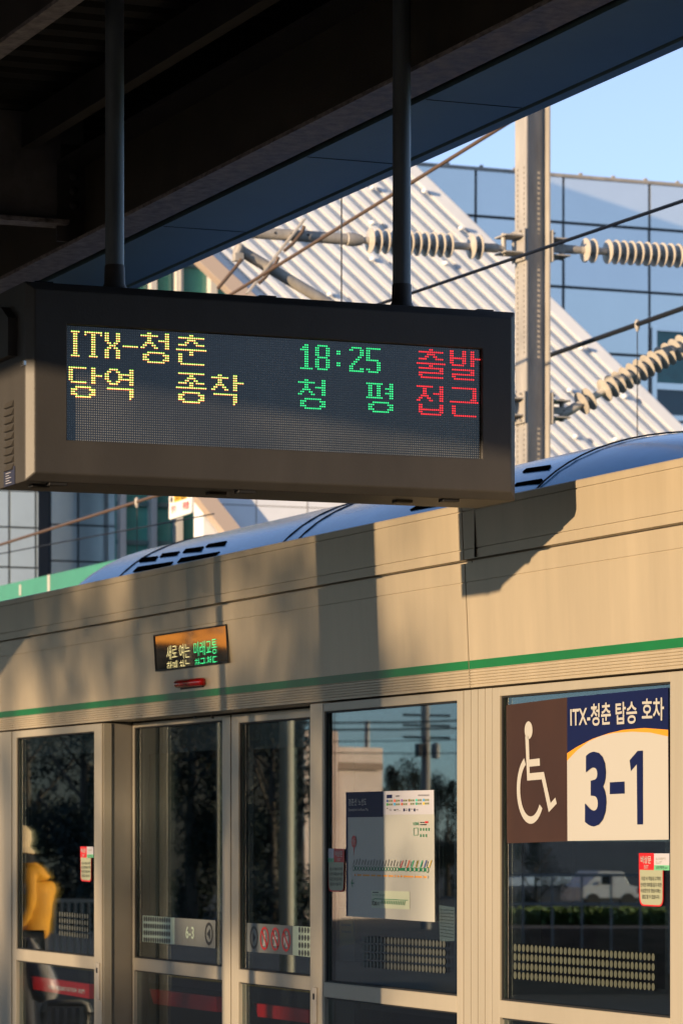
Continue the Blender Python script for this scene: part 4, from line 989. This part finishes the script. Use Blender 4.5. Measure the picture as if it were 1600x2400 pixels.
# glazed curtain wall, left
XG = -44.0
cw = thing("curtain_wall", "green glazed curtain wall with pale mullions beside the ribbed wall", "glass wall", (XG, 12, -1.25))
ga, gb = px_(272,1200,XG).y, px_(760,1200,XG).y
MB().box(XG-0.06, XG, ga, gb, -1.25, 10.2).build("glazing", mat("green curtain glass", (0.07,0.30,0.24), 0.12, 0, (0.5, 0.5), spec=0.7), cw)
ml = MB()
for k, (px, wpx) in enumerate(((280,13),(352,13),(412,14),(492,15),(564,10),(640,12),(712,12))):
    yy = px_(px,1200,XG).y; hw = wpx/2/8083*47/0.92; ml.box(XG+0.001, XG+0.16, yy-hw, yy+hw, -1.25, 10.2)
ml.build("mullions", mat("pale mullion paint", (0.62,0.60,0.56), 0.45), cw)
tm = MB()
for py in (1185, 1275, 620, 760):
    zz = px_(400, py, XG).z; tm.box(XG+0.001, XG+0.05, ga, gb, zz-0.03, zz+0.03)
tm.build("transoms", mat("grey transom", (0.12,0.2,0.19), 0.5), cw)
# plain pale wall and brace under the ribbed sheet
o = thing("plain_wall", "sunlit plain pale wall with a slanting brace under the board", "wall", (XR-0.4, 16, -1.25))
ya, yb = px_(476,1200,XR-0.35).y, px_(1010,1200,XR-0.35).y
MB().box(XR-0.7, XR-0.35, ya, yb, -1.25, px_(600,960,XR-0.35).z).build("panel", M_CORR, o)
MB().bar(px_(440,1120,XR-0.2), px_(545,1252,XR-0.2), 0.22, 0.2, NX).build("brace", mat("warm beige beam", (0.55,0.44,0.36)), o)
lj = MB()
for py in (1100, 1185): zz = px_(600,py,XR-0.35).z; lj.box(XR-0.35, XR-0.346, ya, yb, zz-0.006, zz+0.006)
for px in (600, 720): yy = px_(px,1200,XR-0.35).y; lj.box(XR-0.35, XR-0.3465, yy-0.006, yy+0.006, -1.25, px_(600,960,XR-0.35).z)
lj.build("joints", mat("joint grey", (0.3,0.28,0.26), 0.6), o)
# grey clad wing and tower at the left
XW = -45.0
wg = thing("clad_wing", "grey panelled building wing above the teal canopy, lower left", "building", (XW, 10, -1.25))
ya, yb = px_(60,1200,XW).y, px_(273,1200,XW).y
MB().box(XW-3, XW-0.05, ya, yb, -1.25, 7.5).build("backing", mat("joint shadow gap", (0.10,0.105,0.11)), wg)
pn = MB(); M_CLAD2 = mat("grey green cladding", (0.62,0.70,0.70), 0.35, 0.5, (0.7, 0.1))
zs_ = [px_(180,p,XW).z for p in (1100,1143,1231,1316,1400,1480)]
ys_ = [px_(p,1200,XW).y for p in (118,183,260,273)]
for i in range(3):
    for k in range(5): pn.box(XW-0.05, XW, ys_[i]+0.015, ys_[i+1]-0.015, zs_[k+1]+0.012, zs_[k]-0.012)
pn.build("cladding", M_CLAD2, wg)
XT = -43.0
XK = -44.3; dlt = XK-XB
q1 = BX(1287,426)+Vector((1, -1/0.385, 0.125/0.385))*dlt; q2 = BX(1600,530)+Vector((1, -1/0.385, 0.125/0.385))*dlt
def zslope(y): return q1.z+(q2.z-q1.z)*(y-q1.y)/(q2.y-q1.y)
kb = thing("shadow_block", "hidden grey block added behind the ribbed wall, its sloping top shades the panelled building", "building", (XK, 14, -1.25))  # added hidden caster, shaped so its shadow slopes across the facade
ya, yb = px_(90,700,XK).y, px_(810,700,XK).y
ym, zm_ = px_(287,700,XK).y, px_(200,1080,XK).z
MB().slab([(XK,ya,zm_),(XK,ym,zm_),(XK,ym,-1.25),(XK,yb,-1.25),(XK,yb,zslope(yb)),(XK,ya,zslope(ya))], (-0.6,0,0)).build("shell", M_CLAD, kb)
tw = thing("stair_tower", "grey panelled square tower at the lower left picture edge", "building", (XT, 5, -1.25))
yr = px_(92,1200,XT).y
def ztop(y): return px_(40, 905, XT).z
yl = yr-9.0
MB().slab([(XT-0.06,yl,-1.25),(XT-0.06,yr,-1.25),(XT-0.06,yr,ztop(yr)),(XT-0.06,yl,ztop(yl))], (-2.0,0,0)).build("shell", mat("joint shadow gap", (0.10,0.105,0.11)), tw)
pn = MB(); yv = [yl, yl+2, yl+4, px_(-50,1200,XT).y, px_(22,1200,XT).y, px_(84,1200,XT).y, yr]
zv_ = [-1.25]+[px_(40,p,XT).z for p in (1420,1330,1236,1150,1060,960,860,760,660,560,460)]
for i in range(6):
    for k in range(11):
        if zv_[k+1] < min(ztop(yv[i]), ztop(yv[i+1])): pn.box(XT-0.06, XT, yv[i]+0.015, yv[i+1]-0.015, zv_[k]+0.012, zv_[k+1]-0.012)
pn.build("cladding", M_CLAD2, tw)

# ================================================================== WHAT THE GLASS REFLECTS (all on the platform side)
# trees
def leaf_crown(mb, c, rx, rz, n, size, rnd):
    clumps = [(Vector((rnd.gauss(0,0.5)*rx, rnd.gauss(0,0.5)*rx, rnd.uniform(-0.9,0.9)*rz)), rnd.uniform(0.25,0.5)) for _ in range(16)]
    for _ in range(n):
        cc, cr = rnd.choice(clumps); d = Vector((rnd.gauss(0,1),rnd.gauss(0,1),rnd.gauss(0,1))).normalized()*(rnd.random()**0.5)*cr
        p = Vector(c)+cc+Vector((d.x*rx, d.y*rx, d.z*rz*0.8))
        a = Vector((rnd.gauss(0,1),rnd.gauss(0,1),rnd.gauss(0,1))).normalized(); b = a.orthogonal().normalized()
        s_ = size*rnd.uniform(0.6,1.3)
        mb.add([p-a*s_, p+b*s_*0.5, p+a*s_, p-b*s_*0.5], [(0,1,2,3)])
M_LEAF = mat("dark foliage", (0.010,0.018,0.010), 0.6, 0, (0.6, 0.5)); M_BARK = mat("bark", (0.09,0.07,0.05), 0.9, 0, (5, 0.3))
def make_tree(h, rx, zc_, rz, n, size, seed, label, group, loc):
    rnd = random.Random(seed); t = thing("tree", label, "tree", (0,0,0), group)
    tk = MB(); tk.lathe((0,0,0), (0,0,h*0.75), [(0,h*0.028),(h*0.3,h*0.02),(h*0.75,h*0.007)], 10)
    for k in range(7):
        z = h*(0.32+0.06*k); a = k*2.4; tk.path([(0,0,z),(math.cos(a)*rx*0.4,math.sin(a)*rx*0.4,z+h*0.1),(math.cos(a)*rx*0.75,math.sin(a)*rx*0.75,z+h*0.2)], h*0.006, 6)
    tk.build("trunk", M_BARK, t, smooth=True)
    cr = MB(); leaf_crown(cr, (0,0,zc_), rx, rz, n, size, rnd); cr.build("crown", M_LEAF, t, recalc=False)
    t.location = loc; return t
def dup(t, loc, label, rz=0.0, sc=1.0):
    c = t.copy(); C.objects.link(c); c.location = loc; c["label"] = label; c.rotation_euler = (0,0,rz); c.scale = (sc,sc,sc)
    for ch in t.children:
        d = ch.copy(); C.objects.link(d); d.parent = c
    return c
GT = "trees beyond the platform"
# trees towards the sun: they dapple the doors and header
def sunpt(px, t): x = X(px)+0.385*t; return x, -t
tA = make_tree(10.6, 2.7, 8.4, 1.9, 1150, 0.12, 1, "leafy tree beyond the far platform edge, out of view towards the sun", GT, (*sunpt(330, 30), -1.2))
dup(tA, (*sunpt(20, 34), -1.6), "second leafy tree beyond the far platform edge, out of view", 1.3, 1.05)
dup(tA, (*sunpt(600, 38), -1.8), "third leafy tree beyond the far platform edge, out of view", 2.6, 1.0)
# dark trees reflected in the left doors
def mirror_tree(px, toppy, Z, label, rz, src, hsrc):
    p = mir(px, HOR, Z); zt = mir(px, toppy, Z).z; sc_ = (zt+1.25)/hsrc
    return dup(src, (p.x, p.y, -1.25), label, rz, sc_)
tB = make_tree(7.0, 1.7, 3.6, 3.4, 9000, 0.075, 5, "dark bushy tree reflected in the leftmost pane", "trees reflected in the door glass", mir(-60, HOR, 100))
tB.location.z = -1.25
for i, (px, tp, Z, lb) in enumerate(((60,1560,104,"dark tree reflected behind the person in mustard"),(190,1575,100,"dark tree reflected at the jamb of the left sliding door"),(300,1560,100,"dark tree reflected in the left sliding door leaf"),(420,1556,100,"dark tree reflected under the small display"),(520,1552,100,"dark tree reflected between the sliding doors"),(610,1580,98,"dark tree reflected in the right sliding door leaf"),
        (925,1800,160,"small round tree reflected between house and utility pole"),(970,1806,170,"small pointed tree reflected beside the utility pole"),(1045,1835,150,"low dark tree reflected right of the utility pole"),(1250,1962,90,"low bush reflected under the wheelchair sign"))):
    mirror_tree(px, tp, Z, lb, i*1.7, tB, 7.0)["group"] = "trees reflected in the door glass"
# house
def mpx(px, py, x):               # mirrored line of sight met with the plane x = const
    p = px_(px, py, x); return Vector((p.x, -p.y, p.z))
def mbox(mb, px0, px1, pytop, Z, depth, zb=-1.25, turn=0.48):
    """block whose lit face is turned a little towards the sun"""
    a = mir(px0, HOR, Z); nv = Vector((1.0, -turn, 0)).normalized()
    def hit(px, py):
        r_ = ray(px, py); r_ = Vector((r_.x, -r_.y, r_.z)); c_ = Vector((CAM.x, -CAM.y, CAM.z))
        return c_+r_*((a-c_).dot(nv)/r_.dot(nv))
    b = hit(px1, HOR); zt = hit((px0+px1)/2, pytop).z
    return mb.slab([(a.x,a.y,zb),(b.x,b.y,zb),(b.x,b.y,zt),(a.x,a.y,zt)], Vector((FWD.x,-FWD.y,0))*depth)
M_PINK = mat("pinkish render", (0.74,0.55,0.45), 0.8, 0, (0.8, 0.12))
hsn = thing("house", "pinkish house reflected left of the route map", "house", mir(830, HOR, 110))
mbox(MB(), 700, 892, 1751, 110, 8).build("wall", M_PINK, hsn)
mbox(MB(), 690, 789, 1713, 109, 6).build("stair_block", M_PINK, hsn)
bnd = MB(); mbox(bnd, 700, 893, 1787, 109.7, 0.1, mir(800, 1801, 109).z); bnd.build("band", mat("brown band", (0.3,0.18,0.12), 0.7), hsn)
o = MB().tube(Vector((*mir(857,HOR,114).xy,-1.25)), mir(857,1690,114), 0.09, 8).build("antenna_pole", M_GALV, hsn)
orh = thing("brick_block", "orange brick building reflected in the small header display", "building", mir(440, HOR, 150))
mbox(MB(), 250, 692, 1502, 150.2, 8).build("dark_base", mat("dark reflection base", (0.007,0.009,0.009), 0.9), orh)  # dark base added so reflections below the orange wall stay dark
mbox(MB(), 250, 640, 1360, 150, 8, mir(440,1502,150).z+0.01).build("wall", mat("orange brick", (0.90,0.33,0.03), 0.8, 0, (0.5, 0.2)), orh)
w_ = MB()
for px in (490, 512): mbox(w_, px, px+9, 1470, 149.5, 0.2, mir(px,1485,149.5).z)
w_.build("windows", M_DARK, orh)
dkb = thing("dark_backdrop", "dark teal block added behind the reflected trees to keep the leftmost pane dark", "building", mir(80, HOR, 130))  # added block, hides the sky from the leftmost pane's reflection
mbox(MB(), -160, 262, 1480, 130, 8).build("wall", mat("dark teal wall", (0.010,0.026,0.034), 0.8, 0, (0.4, 0.3)), dkb)
w_ = MB()
for px in (30, 110, 190): mbox(w_, px, px+22, 1690, 129.6, 0.2, mir(px,1735,129.6).z)
w_.build("windows", M_TGLASS, dkb)
# utility pole
up_ = thing("utility_pole", "concrete utility pole with a transformer can, reflected beside the route map", "utility pole", Vector((*mir(993,HOR,100).xy,-1.25)))
p = mir(993,HOR,100); MB().lathe((p.x,p.y,-1.25), (p.x,p.y,7.5), [(0,0.15),(8.75,0.11)], 14).build("pole", mat("pole concrete", (0.42,0.36,0.30), 0.85), up_, smooth=True)
q = mir(1016,1758,99.5); MB().lathe((q.x,q.y,q.z-0.25), (q.x,q.y,q.z+0.22), [(0,0.10),(0.03,0.13),(0.40,0.13),(0.43,0.09),(0.47,0.03)], 14).build("transformer", M_GALV, up_, smooth=True)
q = mir(982,1758,99.5); MB().box(q.x-0.15, q.x+0.15, q.y-0.12, q.y+0.12, q.z-0.2, q.z+0.18).build("cable_box", M_STEEL, up_)
cr = MB()
for py in (1676, 1700, 1728): cr.bar(mir(940,py,100), mir(1050,py+2,100), 0.07, 0.07)
cr.build("crossarm", M_STEEL, up_)
for i, (ya, yb, sg_, lb) in enumerate(((1690,1666,14,"sagging thick cable reflected above the route map, topmost"),(1708,1690,10,"second sagging cable reflected above the route map"),(1738,1722,6,"thin cable reflected level with the top of the house"),(1762,1760,5,"lowest thin cable reflected across the transformer"))):
    pts = []
    for k in range(21):
        u = k/20.0; pts.append(mir(560+1300*u*0.66, ya+(yb-ya)*u+sg_*4*u*(1-u), 98))
    o = MB().path(pts, 0.03 if i < 2 else 0.016, 6).build("overhead_cable", M_CABLE); tag(o, lb, "cable", "cables reflected in the door glass")
# car and railing under the wheelchair sign
cy = thing("parked_car", "white parked car reflected under the wheelchair sign", "car", Vector((*mir(1430,HOR,120).xy,-1.25)))
cx_ = mir(1430, HOR, 120).x; a = mpx(1358,HOR,cx_); b = mpx(1496,HOR,cx_); dx = (b-a); L_ = dx.length; dx.normalize(); nn = Vector((-1,0,0))
def CP(u, v, z): p = a+dx*(u*L_)+nn*v; return Vector((p.x,p.y,z-1.15))
M_CAR = mat("white car paint", (0.75,0.74,0.72), 0.3, coat=0.5)
MB().slab([CP(u,0,z) for u,z in ((0,0.3),(1,0.3),(1,0.72),(0.95,0.80),(0.82,0.85),(0.72,1.32),(0.30,1.35),(0.10,0.88),(0.0,0.8))], nn*1.6).build("body", M_CAR, cy, bevel=0.03)
MB().slab([CP(u,-0.012,z) for u,z in ((0.34,0.88),(0.52,0.88),(0.52,1.25),(0.36,1.25))], nn*0.011).build("window", M_FRIT, cy)
MB().slab([CP(u,-0.01,z) for u,z in ((0,0.3),(1,0.3),(1,0.42),(0,0.42))], nn*0.009).build('sill', M_DARK, cy)
MB().slab([CP(u,-0.014,z) for u,z in ((0.0,0.62),(0.045,0.62),(0.04,0.78),(0.0,0.78))], nn*0.012).build('headlight', M_LILAC, cy)
MB().slab([CP(u,-0.014,z) for u,z in ((0.955,0.58),(1.0,0.58),(1.0,0.76),(0.96,0.76))], nn*0.012).build('tail_light', M_REDV, cy)
MB().slab([CP(u,-0.09,z) for u,z in ((0.29,0.88),(0.325,0.88),(0.325,0.98),(0.29,0.98))], nn*0.08).build('mirror', M_CAR, cy)
for u in (0.2, 0.8): w = MB().lathe(CP(u,-0.02,0.3), CP(u,0.2,0.3), [(0,0.28),(0.22,0.28)], 18).build("wheel", M_DARK, cy)
def railing(px0, px1, pyt, pyb, Z, n, label, m_, grp):
    t = thing("railing", label, "railing", mir(px0, pyb, Z), grp); m = MB(); zt, zb = mir(px0,pyt,Z).z, mir(px0,pyb,Z).z
    for zz in (zt, zb): p, q = mir(px0,HOR,Z), mir(px1,HOR,Z); m.bar((p.x,p.y,zz), (q.x,q.y,zz), 0.05, 0.05)
    m.build("rail", m_, t)
    v = MB()
    for k in range(n): p = mir(px0+(px1-px0)*k/(n-1),HOR,Z); v.tube((p.x,p.y,min(zb,0)-0.9), (p.x,p.y,zt), 0.022, 8)
    v.build("bars", m_, t)
M_BAR = mat("cream bar paint", (0.5,0.44,0.34), 0.5)
railing(1150, 1700, 2052, 2120, 60, 9, "grey railing reflected in front of the white car", M_GALV, "railings reflected in the glass")
railing(120, 232, 2112, 2245, 46, 8, "cream barred railing reflected right of the person in mustard", M_BAR, "railings reflected in the glass")
rf = MB(); mbox(rf, 1130, 1400, 2056, 140, 3.0, mir(1300,2078,140).z)
o = rf.build("blue_roof_strip", mat("blue sheet", (0.05,0.16,0.34), 0.5)); tag(o, "long low blue sheet roof reflected beside the white car", "roof")
eb = MB(); a = mir(1130,HOR,60); b = mir(1760,HOR,60); dv = Vector((FWD.x,-FWD.y,0))
eb.slab([(a.x,a.y,-1.3),(b.x,b.y,-1.3),(b.x,b.y,-0.62),(a.x,a.y,-0.62)], dv*0.9); eb.slab([(a.x,a.y,-0.615),(b.x,b.y,-0.615),(b.x,b.y,-0.10),(a.x,a.y,-0.10)], dv*5)
struct(eb.build("embankment", mat("brown ballast wall", (0.17,0.105,0.07), 0.9, 0, (1.2, 0.4), streak=0.15)))
hd = MB(); rnd = random.Random(3)
for k in range(3600):
    p = mir(1130+rnd.random()*620, HOR, 62+rnd.random()*3); c = Vector((p.x, p.y, -0.12+rnd.random()*0.27))
    aa = Vector((rnd.gauss(0,1),rnd.gauss(0,1),rnd.gauss(0,1))).normalized(); bb = aa.orthogonal().normalized(); s_ = 0.10
    hd.add([c-aa*s_, c+bb*s_*0.5, c+aa*s_, c-bb*s_*0.5], [(0,1,2,3)])
o = hd.build("hedge", mat("hedge leaves", (0.13,0.19,0.04), 0.6, 0, (2, 0.4)), recalc=False); tag(o, "green hedge reflected below the railing", "hedge")
# sunlit columns of the far platform edge, seen in the right sliding door
def refl_col(px, Z, r, label):
    p = mir(px, HOR, Z); t = thing("round_column", label, "column", (p.x,p.y,0), "pale round columns reflected in the doors")
    MB().lathe((p.x,p.y,-1.2), (p.x,p.y,4.7), [(0,r),(5.9,r)], 18).build("shaft", mat("cream column paint", (0.50,0.46,0.33), 0.6, 0, (3, 0.15)), t, smooth=True)
    MB().lathe((p.x,p.y,-1.2), (p.x,p.y,-0.9), [(0,r*1.4),(0.3,r*1.4)], 18).build("base", M_CONC, t, smooth=True)
refl_col(606, 40, 0.085, "thick cream column reflected in the right sliding door")
refl_col(667, 42, 0.025, "thin cream column reflected right of the thick one")
refl_col(450, 44, 0.018, "thin dull column reflected in the left sliding door")

# ================================================================== PERSON (stands on the platform, seen in the leftmost pane)
PZ = 25.0
pp = mir(47, HOR, PZ); base = Vector((pp.x, pp.y, 0.0))
fd = Vector((-SB, CB, 0.0)).normalized()            # facing the track
sd = Vector((-fd.y, fd.x, 0))
pers = thing("person", "person in mustard jacket and pale bucket hat, seen in the leftmost pane", "person", base)
def PP(f, s_, z): return base+fd*f*1.1+sd*s_*1.1+Vector((0,0,z*0.94))
def skin(name, verts, edges, radii, m_, parent, lv=1, root=0):
    off = OFF[parent]; me = bpy.data.meshes.new(name); me.from_pydata([v-off for v in verts], edges, [])
    o = bpy.data.objects.new(name, me); C.objects.link(o); o.parent = parent; OFF[o] = off; me.materials.append(m_)
    md = o.modifiers.new("skin", 'SKIN'); md.use_smooth_shade = True
    for i, r in enumerate(radii):
        sv = me.skin_vertices[0].data[i]; sv.radius = r if isinstance(r, tuple) else (r, r); sv.use_root = (i == root)
    sm_ = o.modifiers.new("subsurf", 'SUBSURF'); sm_.levels = lv; sm_.render_levels = lv
    return o
M_SKIN = mat("skin", (0.50,0.31,0.21), 0.5); M_JKT = mat("mustard jacket", (0.78,0.34,0.012), 0.75, 0, (8, 0.15), (14, 0.5)); M_TRS = mat("dark trousers", (0.05,0.05,0.06), 0.8); M_HAT = mat("beige knit", (0.74,0.56,0.34), 0.9, 0, (40, 0.2), (60, 0.4)); M_SCF = mat("black scarf", (0.015,0.015,0.018), 0.9)
k = lambda *a: PP(*a)
body_v = [k(0,0,0.90), k(0,0,1.10), k(0.0,0,1.30), k(0.02,0,1.40), k(0.05,0,1.47), k(0.07,0,1.56), k(0.075,0,1.63),
          k(0,0.10,0.86), k(0.03,0.11,0.48), k(0,0.11,0.08), k(0.14,0.12,0.04), k(0,-0.10,0.86), k(0.02,-0.11,0.48), k(-0.02,-0.11,0.08), k(0.12,-0.12,0.04),
          k(0,0.19,1.36), k(-0.02,0.24,1.10), k(0.12,0.22,0.90), k(0.20,0.20,0.86), k(0,-0.19,1.36), k(-0.02,-0.24,1.10), k(0.12,-0.22,0.90), k(0.20,-0.20,0.86)]
body_e = [(0,1),(1,2),(2,3),(3,4),(4,5),(5,6),(0,7),(7,8),(8,9),(9,10),(0,11),(11,12),(12,13),(13,14),(3,15),(15,16),(16,17),(17,18),(3,19),(19,20),(20,21),(21,22)]
body_r = [0.14,0.13,0.14,0.09,0.055,0.095,0.085, 0.085,0.06,0.045,0.035,0.085,0.06,0.045,0.035, 0.055,0.042,0.032,0.03,0.055,0.042,0.032,0.03]
bo = skin("body", body_v, body_e, body_r, M_SKIN, pers)
hd_c = PP(0.085, 0, 1.575)
fc = MB(); fc.lathe(hd_c+fd*0.07, hd_c+fd*0.135+Vector((0,0,-0.02)), [(0,0.022),(0.04,0.017),(0.065,0.008)], 8)
for s_ in (-1, 1): fc.lathe(hd_c+sd*0.082*s_+Vector((0,0,-0.03)), hd_c+sd*0.10*s_+Vector((0,0,0.03)), [(0,0.012),(0.03,0.02),(0.06,0.012)], 8)
fc.build("nose_and_ears", M_SKIN, bo, smooth=True)
ey = MB()
for s_ in (-1, 1): ey.lathe(hd_c+fd*0.085+sd*0.034*s_+Vector((0,0,0.02)), hd_c+fd*0.098+sd*0.034*s_+Vector((0,0,0.02)), [(0,0.014),(0.008,0.012),(0.013,0.004)], 8)
ey.obox(hd_c+fd*0.09+Vector((0,0,-0.06)), sd, fd, (0,0,1), 0.025, 0.006, 0.005); ey.build("eyes_and_mouth", M_INK, bo)
for s_ in (-1, 1):
    w_ = PP(0.20, 0.20*s_, 0.86); hv = [w_]; he = []; hr2 = [0.024]
    for j, (L_, o_) in enumerate(((0.055,-0.028),(0.07,-0.010),(0.065,0.010),(0.05,0.028))):
        b0 = len(hv); hv += [w_+fd*0.05+Vector((0,0,-0.02))+sd*o_*0.9, w_+fd*(0.05+L_*0.5)+Vector((0,0,-0.05))+sd*o_, w_+fd*(0.05+L_*0.55)+Vector((0,0,-0.05-L_*0.5))+sd*o_]; he += [(0,b0),(b0,b0+1),(b0+1,b0+2)]; hr2 += [0.012,0.0095,0.008]
    b0 = len(hv); hv += [w_+fd*0.03-sd*0.03*s_+Vector((0,0,0.0)), w_+fd*0.065-sd*0.045*s_+Vector((0,0,-0.02))]; he += [(0,b0),(b0,b0+1)]; hr2 += [0.011,0.009]
    skin("hand", hv, he, hr2, M_SKIN, pers)
jv = [k(0.01,0,0.84), k(0,0,0.98), k(-0.03,0,1.15), k(-0.04,0,1.30), k(0.0,0,1.405), k(0.03,0,1.46), k(-0.01,0.17,1.37), k(-0.03,0.215,1.10), k(0.10,0.21,0.93), k(0.17,0.21,0.88), k(-0.01,-0.17,1.37), k(-0.03,-0.215,1.10), k(0.10,-0.21,0.93), k(0.17,-0.21,0.88)]
skin("jacket", jv, [(0,1),(1,2),(2,3),(3,4),(4,5),(4,6),(6,7),(7,8),(8,9),(4,10),(10,11),(11,12),(12,13)], [0.19,0.19,0.18,0.165,0.12,0.075,0.082,0.072,0.060,0.055,0.082,0.072,0.060,0.055], M_JKT, pers, 2)
tv = [k(0,0,0.90), k(0,0.10,0.82), k(0.03,0.11,0.48), k(0,0.11,0.10), k(0,-0.10,0.82), k(0.02,-0.11,0.48), k(-0.02,-0.11,0.10)]
skin("trousers", tv, [(0,1),(1,2),(2,3),(0,4),(4,5),(5,6)], [0.15,0.105,0.08,0.068,0.105,0.08,0.068], M_TRS, pers, 2)
tx_ = bpy.data.textures.new("folds", 'CLOUDS'); tx_.noise_scale = 0.09
jk = pers.children[-2]
dm = jk.modifiers.new("folds", 'DISPLACE'); dm.texture = tx_; dm.strength = 0.022; dm.mid_level = 0.5; dm.texture_coords = 'LOCAL'
sh = MB()
for s_ in (0.115, -0.115): sh.obox(PP(0.06, s_, 0.035), fd, sd, (0,0,1), 0.14, 0.05, 0.035)
sh.build("shoes", M_INK, pers, bevel=0.02)
ht = MB(); tilt = fd*0.035
ht.lathe(PP(0.095,0,1.555), PP(0.07,0,1.80), [(-0.012,0.165),(-0.004,0.175),(0.022,0.150),(0.04,0.130),(0.09,0.138),(0.15,0.125),(0.185,0.088),(0.20,0.01)], 24)
ht.build("bucket_hat", M_HAT, pers, smooth=True)
MB().lathe(PP(0.03,0,1.43), PP(0.05,0,1.52), [(-0.01,0.085),(0.02,0.105),(0.06,0.10),(0.095,0.08)], 16).build("scarf", M_SCF, pers, smooth=True)
bg_ = thing("shopping_bag", "pale plastic shopping bag hanging at the back of the person in mustard", "bag", PP(-0.22,-0.24,0.55))
bgm = MB(); bgm.lathe(PP(-0.05,-0.27,0.88), PP(-0.16,-0.30,0.42), [(0,0.012),(0.03,0.025),(0.10,0.05),(0.2,0.085),(0.32,0.105),(0.42,0.10),(0.465,0.06)], 14)
bgm.path([PP(0.12,-0.22,0.86), PP(0.05,-0.25,0.90), PP(-0.05,-0.27,0.87)], 0.012, 6)
sk = bgm.build("sack", mat("pale plastic film", (0.36,0.33,0.31), 0.35, 0, (9, 0.3), (9, 1.0)), bg_, smooth=True)
# seat in front of the person
bn = thing("bench", "grey slotted metal bench at the bottom of the leftmost pane", "bench", mir(140, HOR, 22.5).xy.to_3d())
def bnp(f, s_, z): p = mir(140, HOR, 22.5); return Vector((p.x,p.y,0))+fd*f+sd*s_+Vector((0,0,z))
rg = Vector((RGT.x, -RGT.y, 0)); bc = mir(140, HOR, 22.5); 
def BP(px, z): p = mir(px, HOR, 22.5); return Vector((p.x, p.y, z))
sl_ = MB(); zb_ = 0.20; zt_ = EYE-(2352-HOR)/8083.0*22.5
for j in range(6): q_ = BP(90+19*j, 0); sl_.bar((q_.x,q_.y,zb_), (q_.x,q_.y,zt_-0.03), 0.028, 0.02, rg)
sl_.path([BP(84, zb_), BP(84, zt_-0.06), BP(90, zt_-0.012), BP(100, zt_), BP(175, zt_), BP(185, zt_-0.012), BP(191, zt_-0.06), BP(191, zb_)], 0.022, 10)
sl_.build("backrest", M_GALV, bn, smooth=True)
st_ = MB(); st_.bar(BP(84, 0.2), BP(191, 0.2), 0.05, 0.40, (0,0,1)); st_.build("seat", M_GALV, bn, bevel=0.01)
for px in (95, 180): MB().bar(BP(px, 0.0), BP(px, 0.17), 0.06, 0.05, rg).build("leg", M_STEEL, bn)
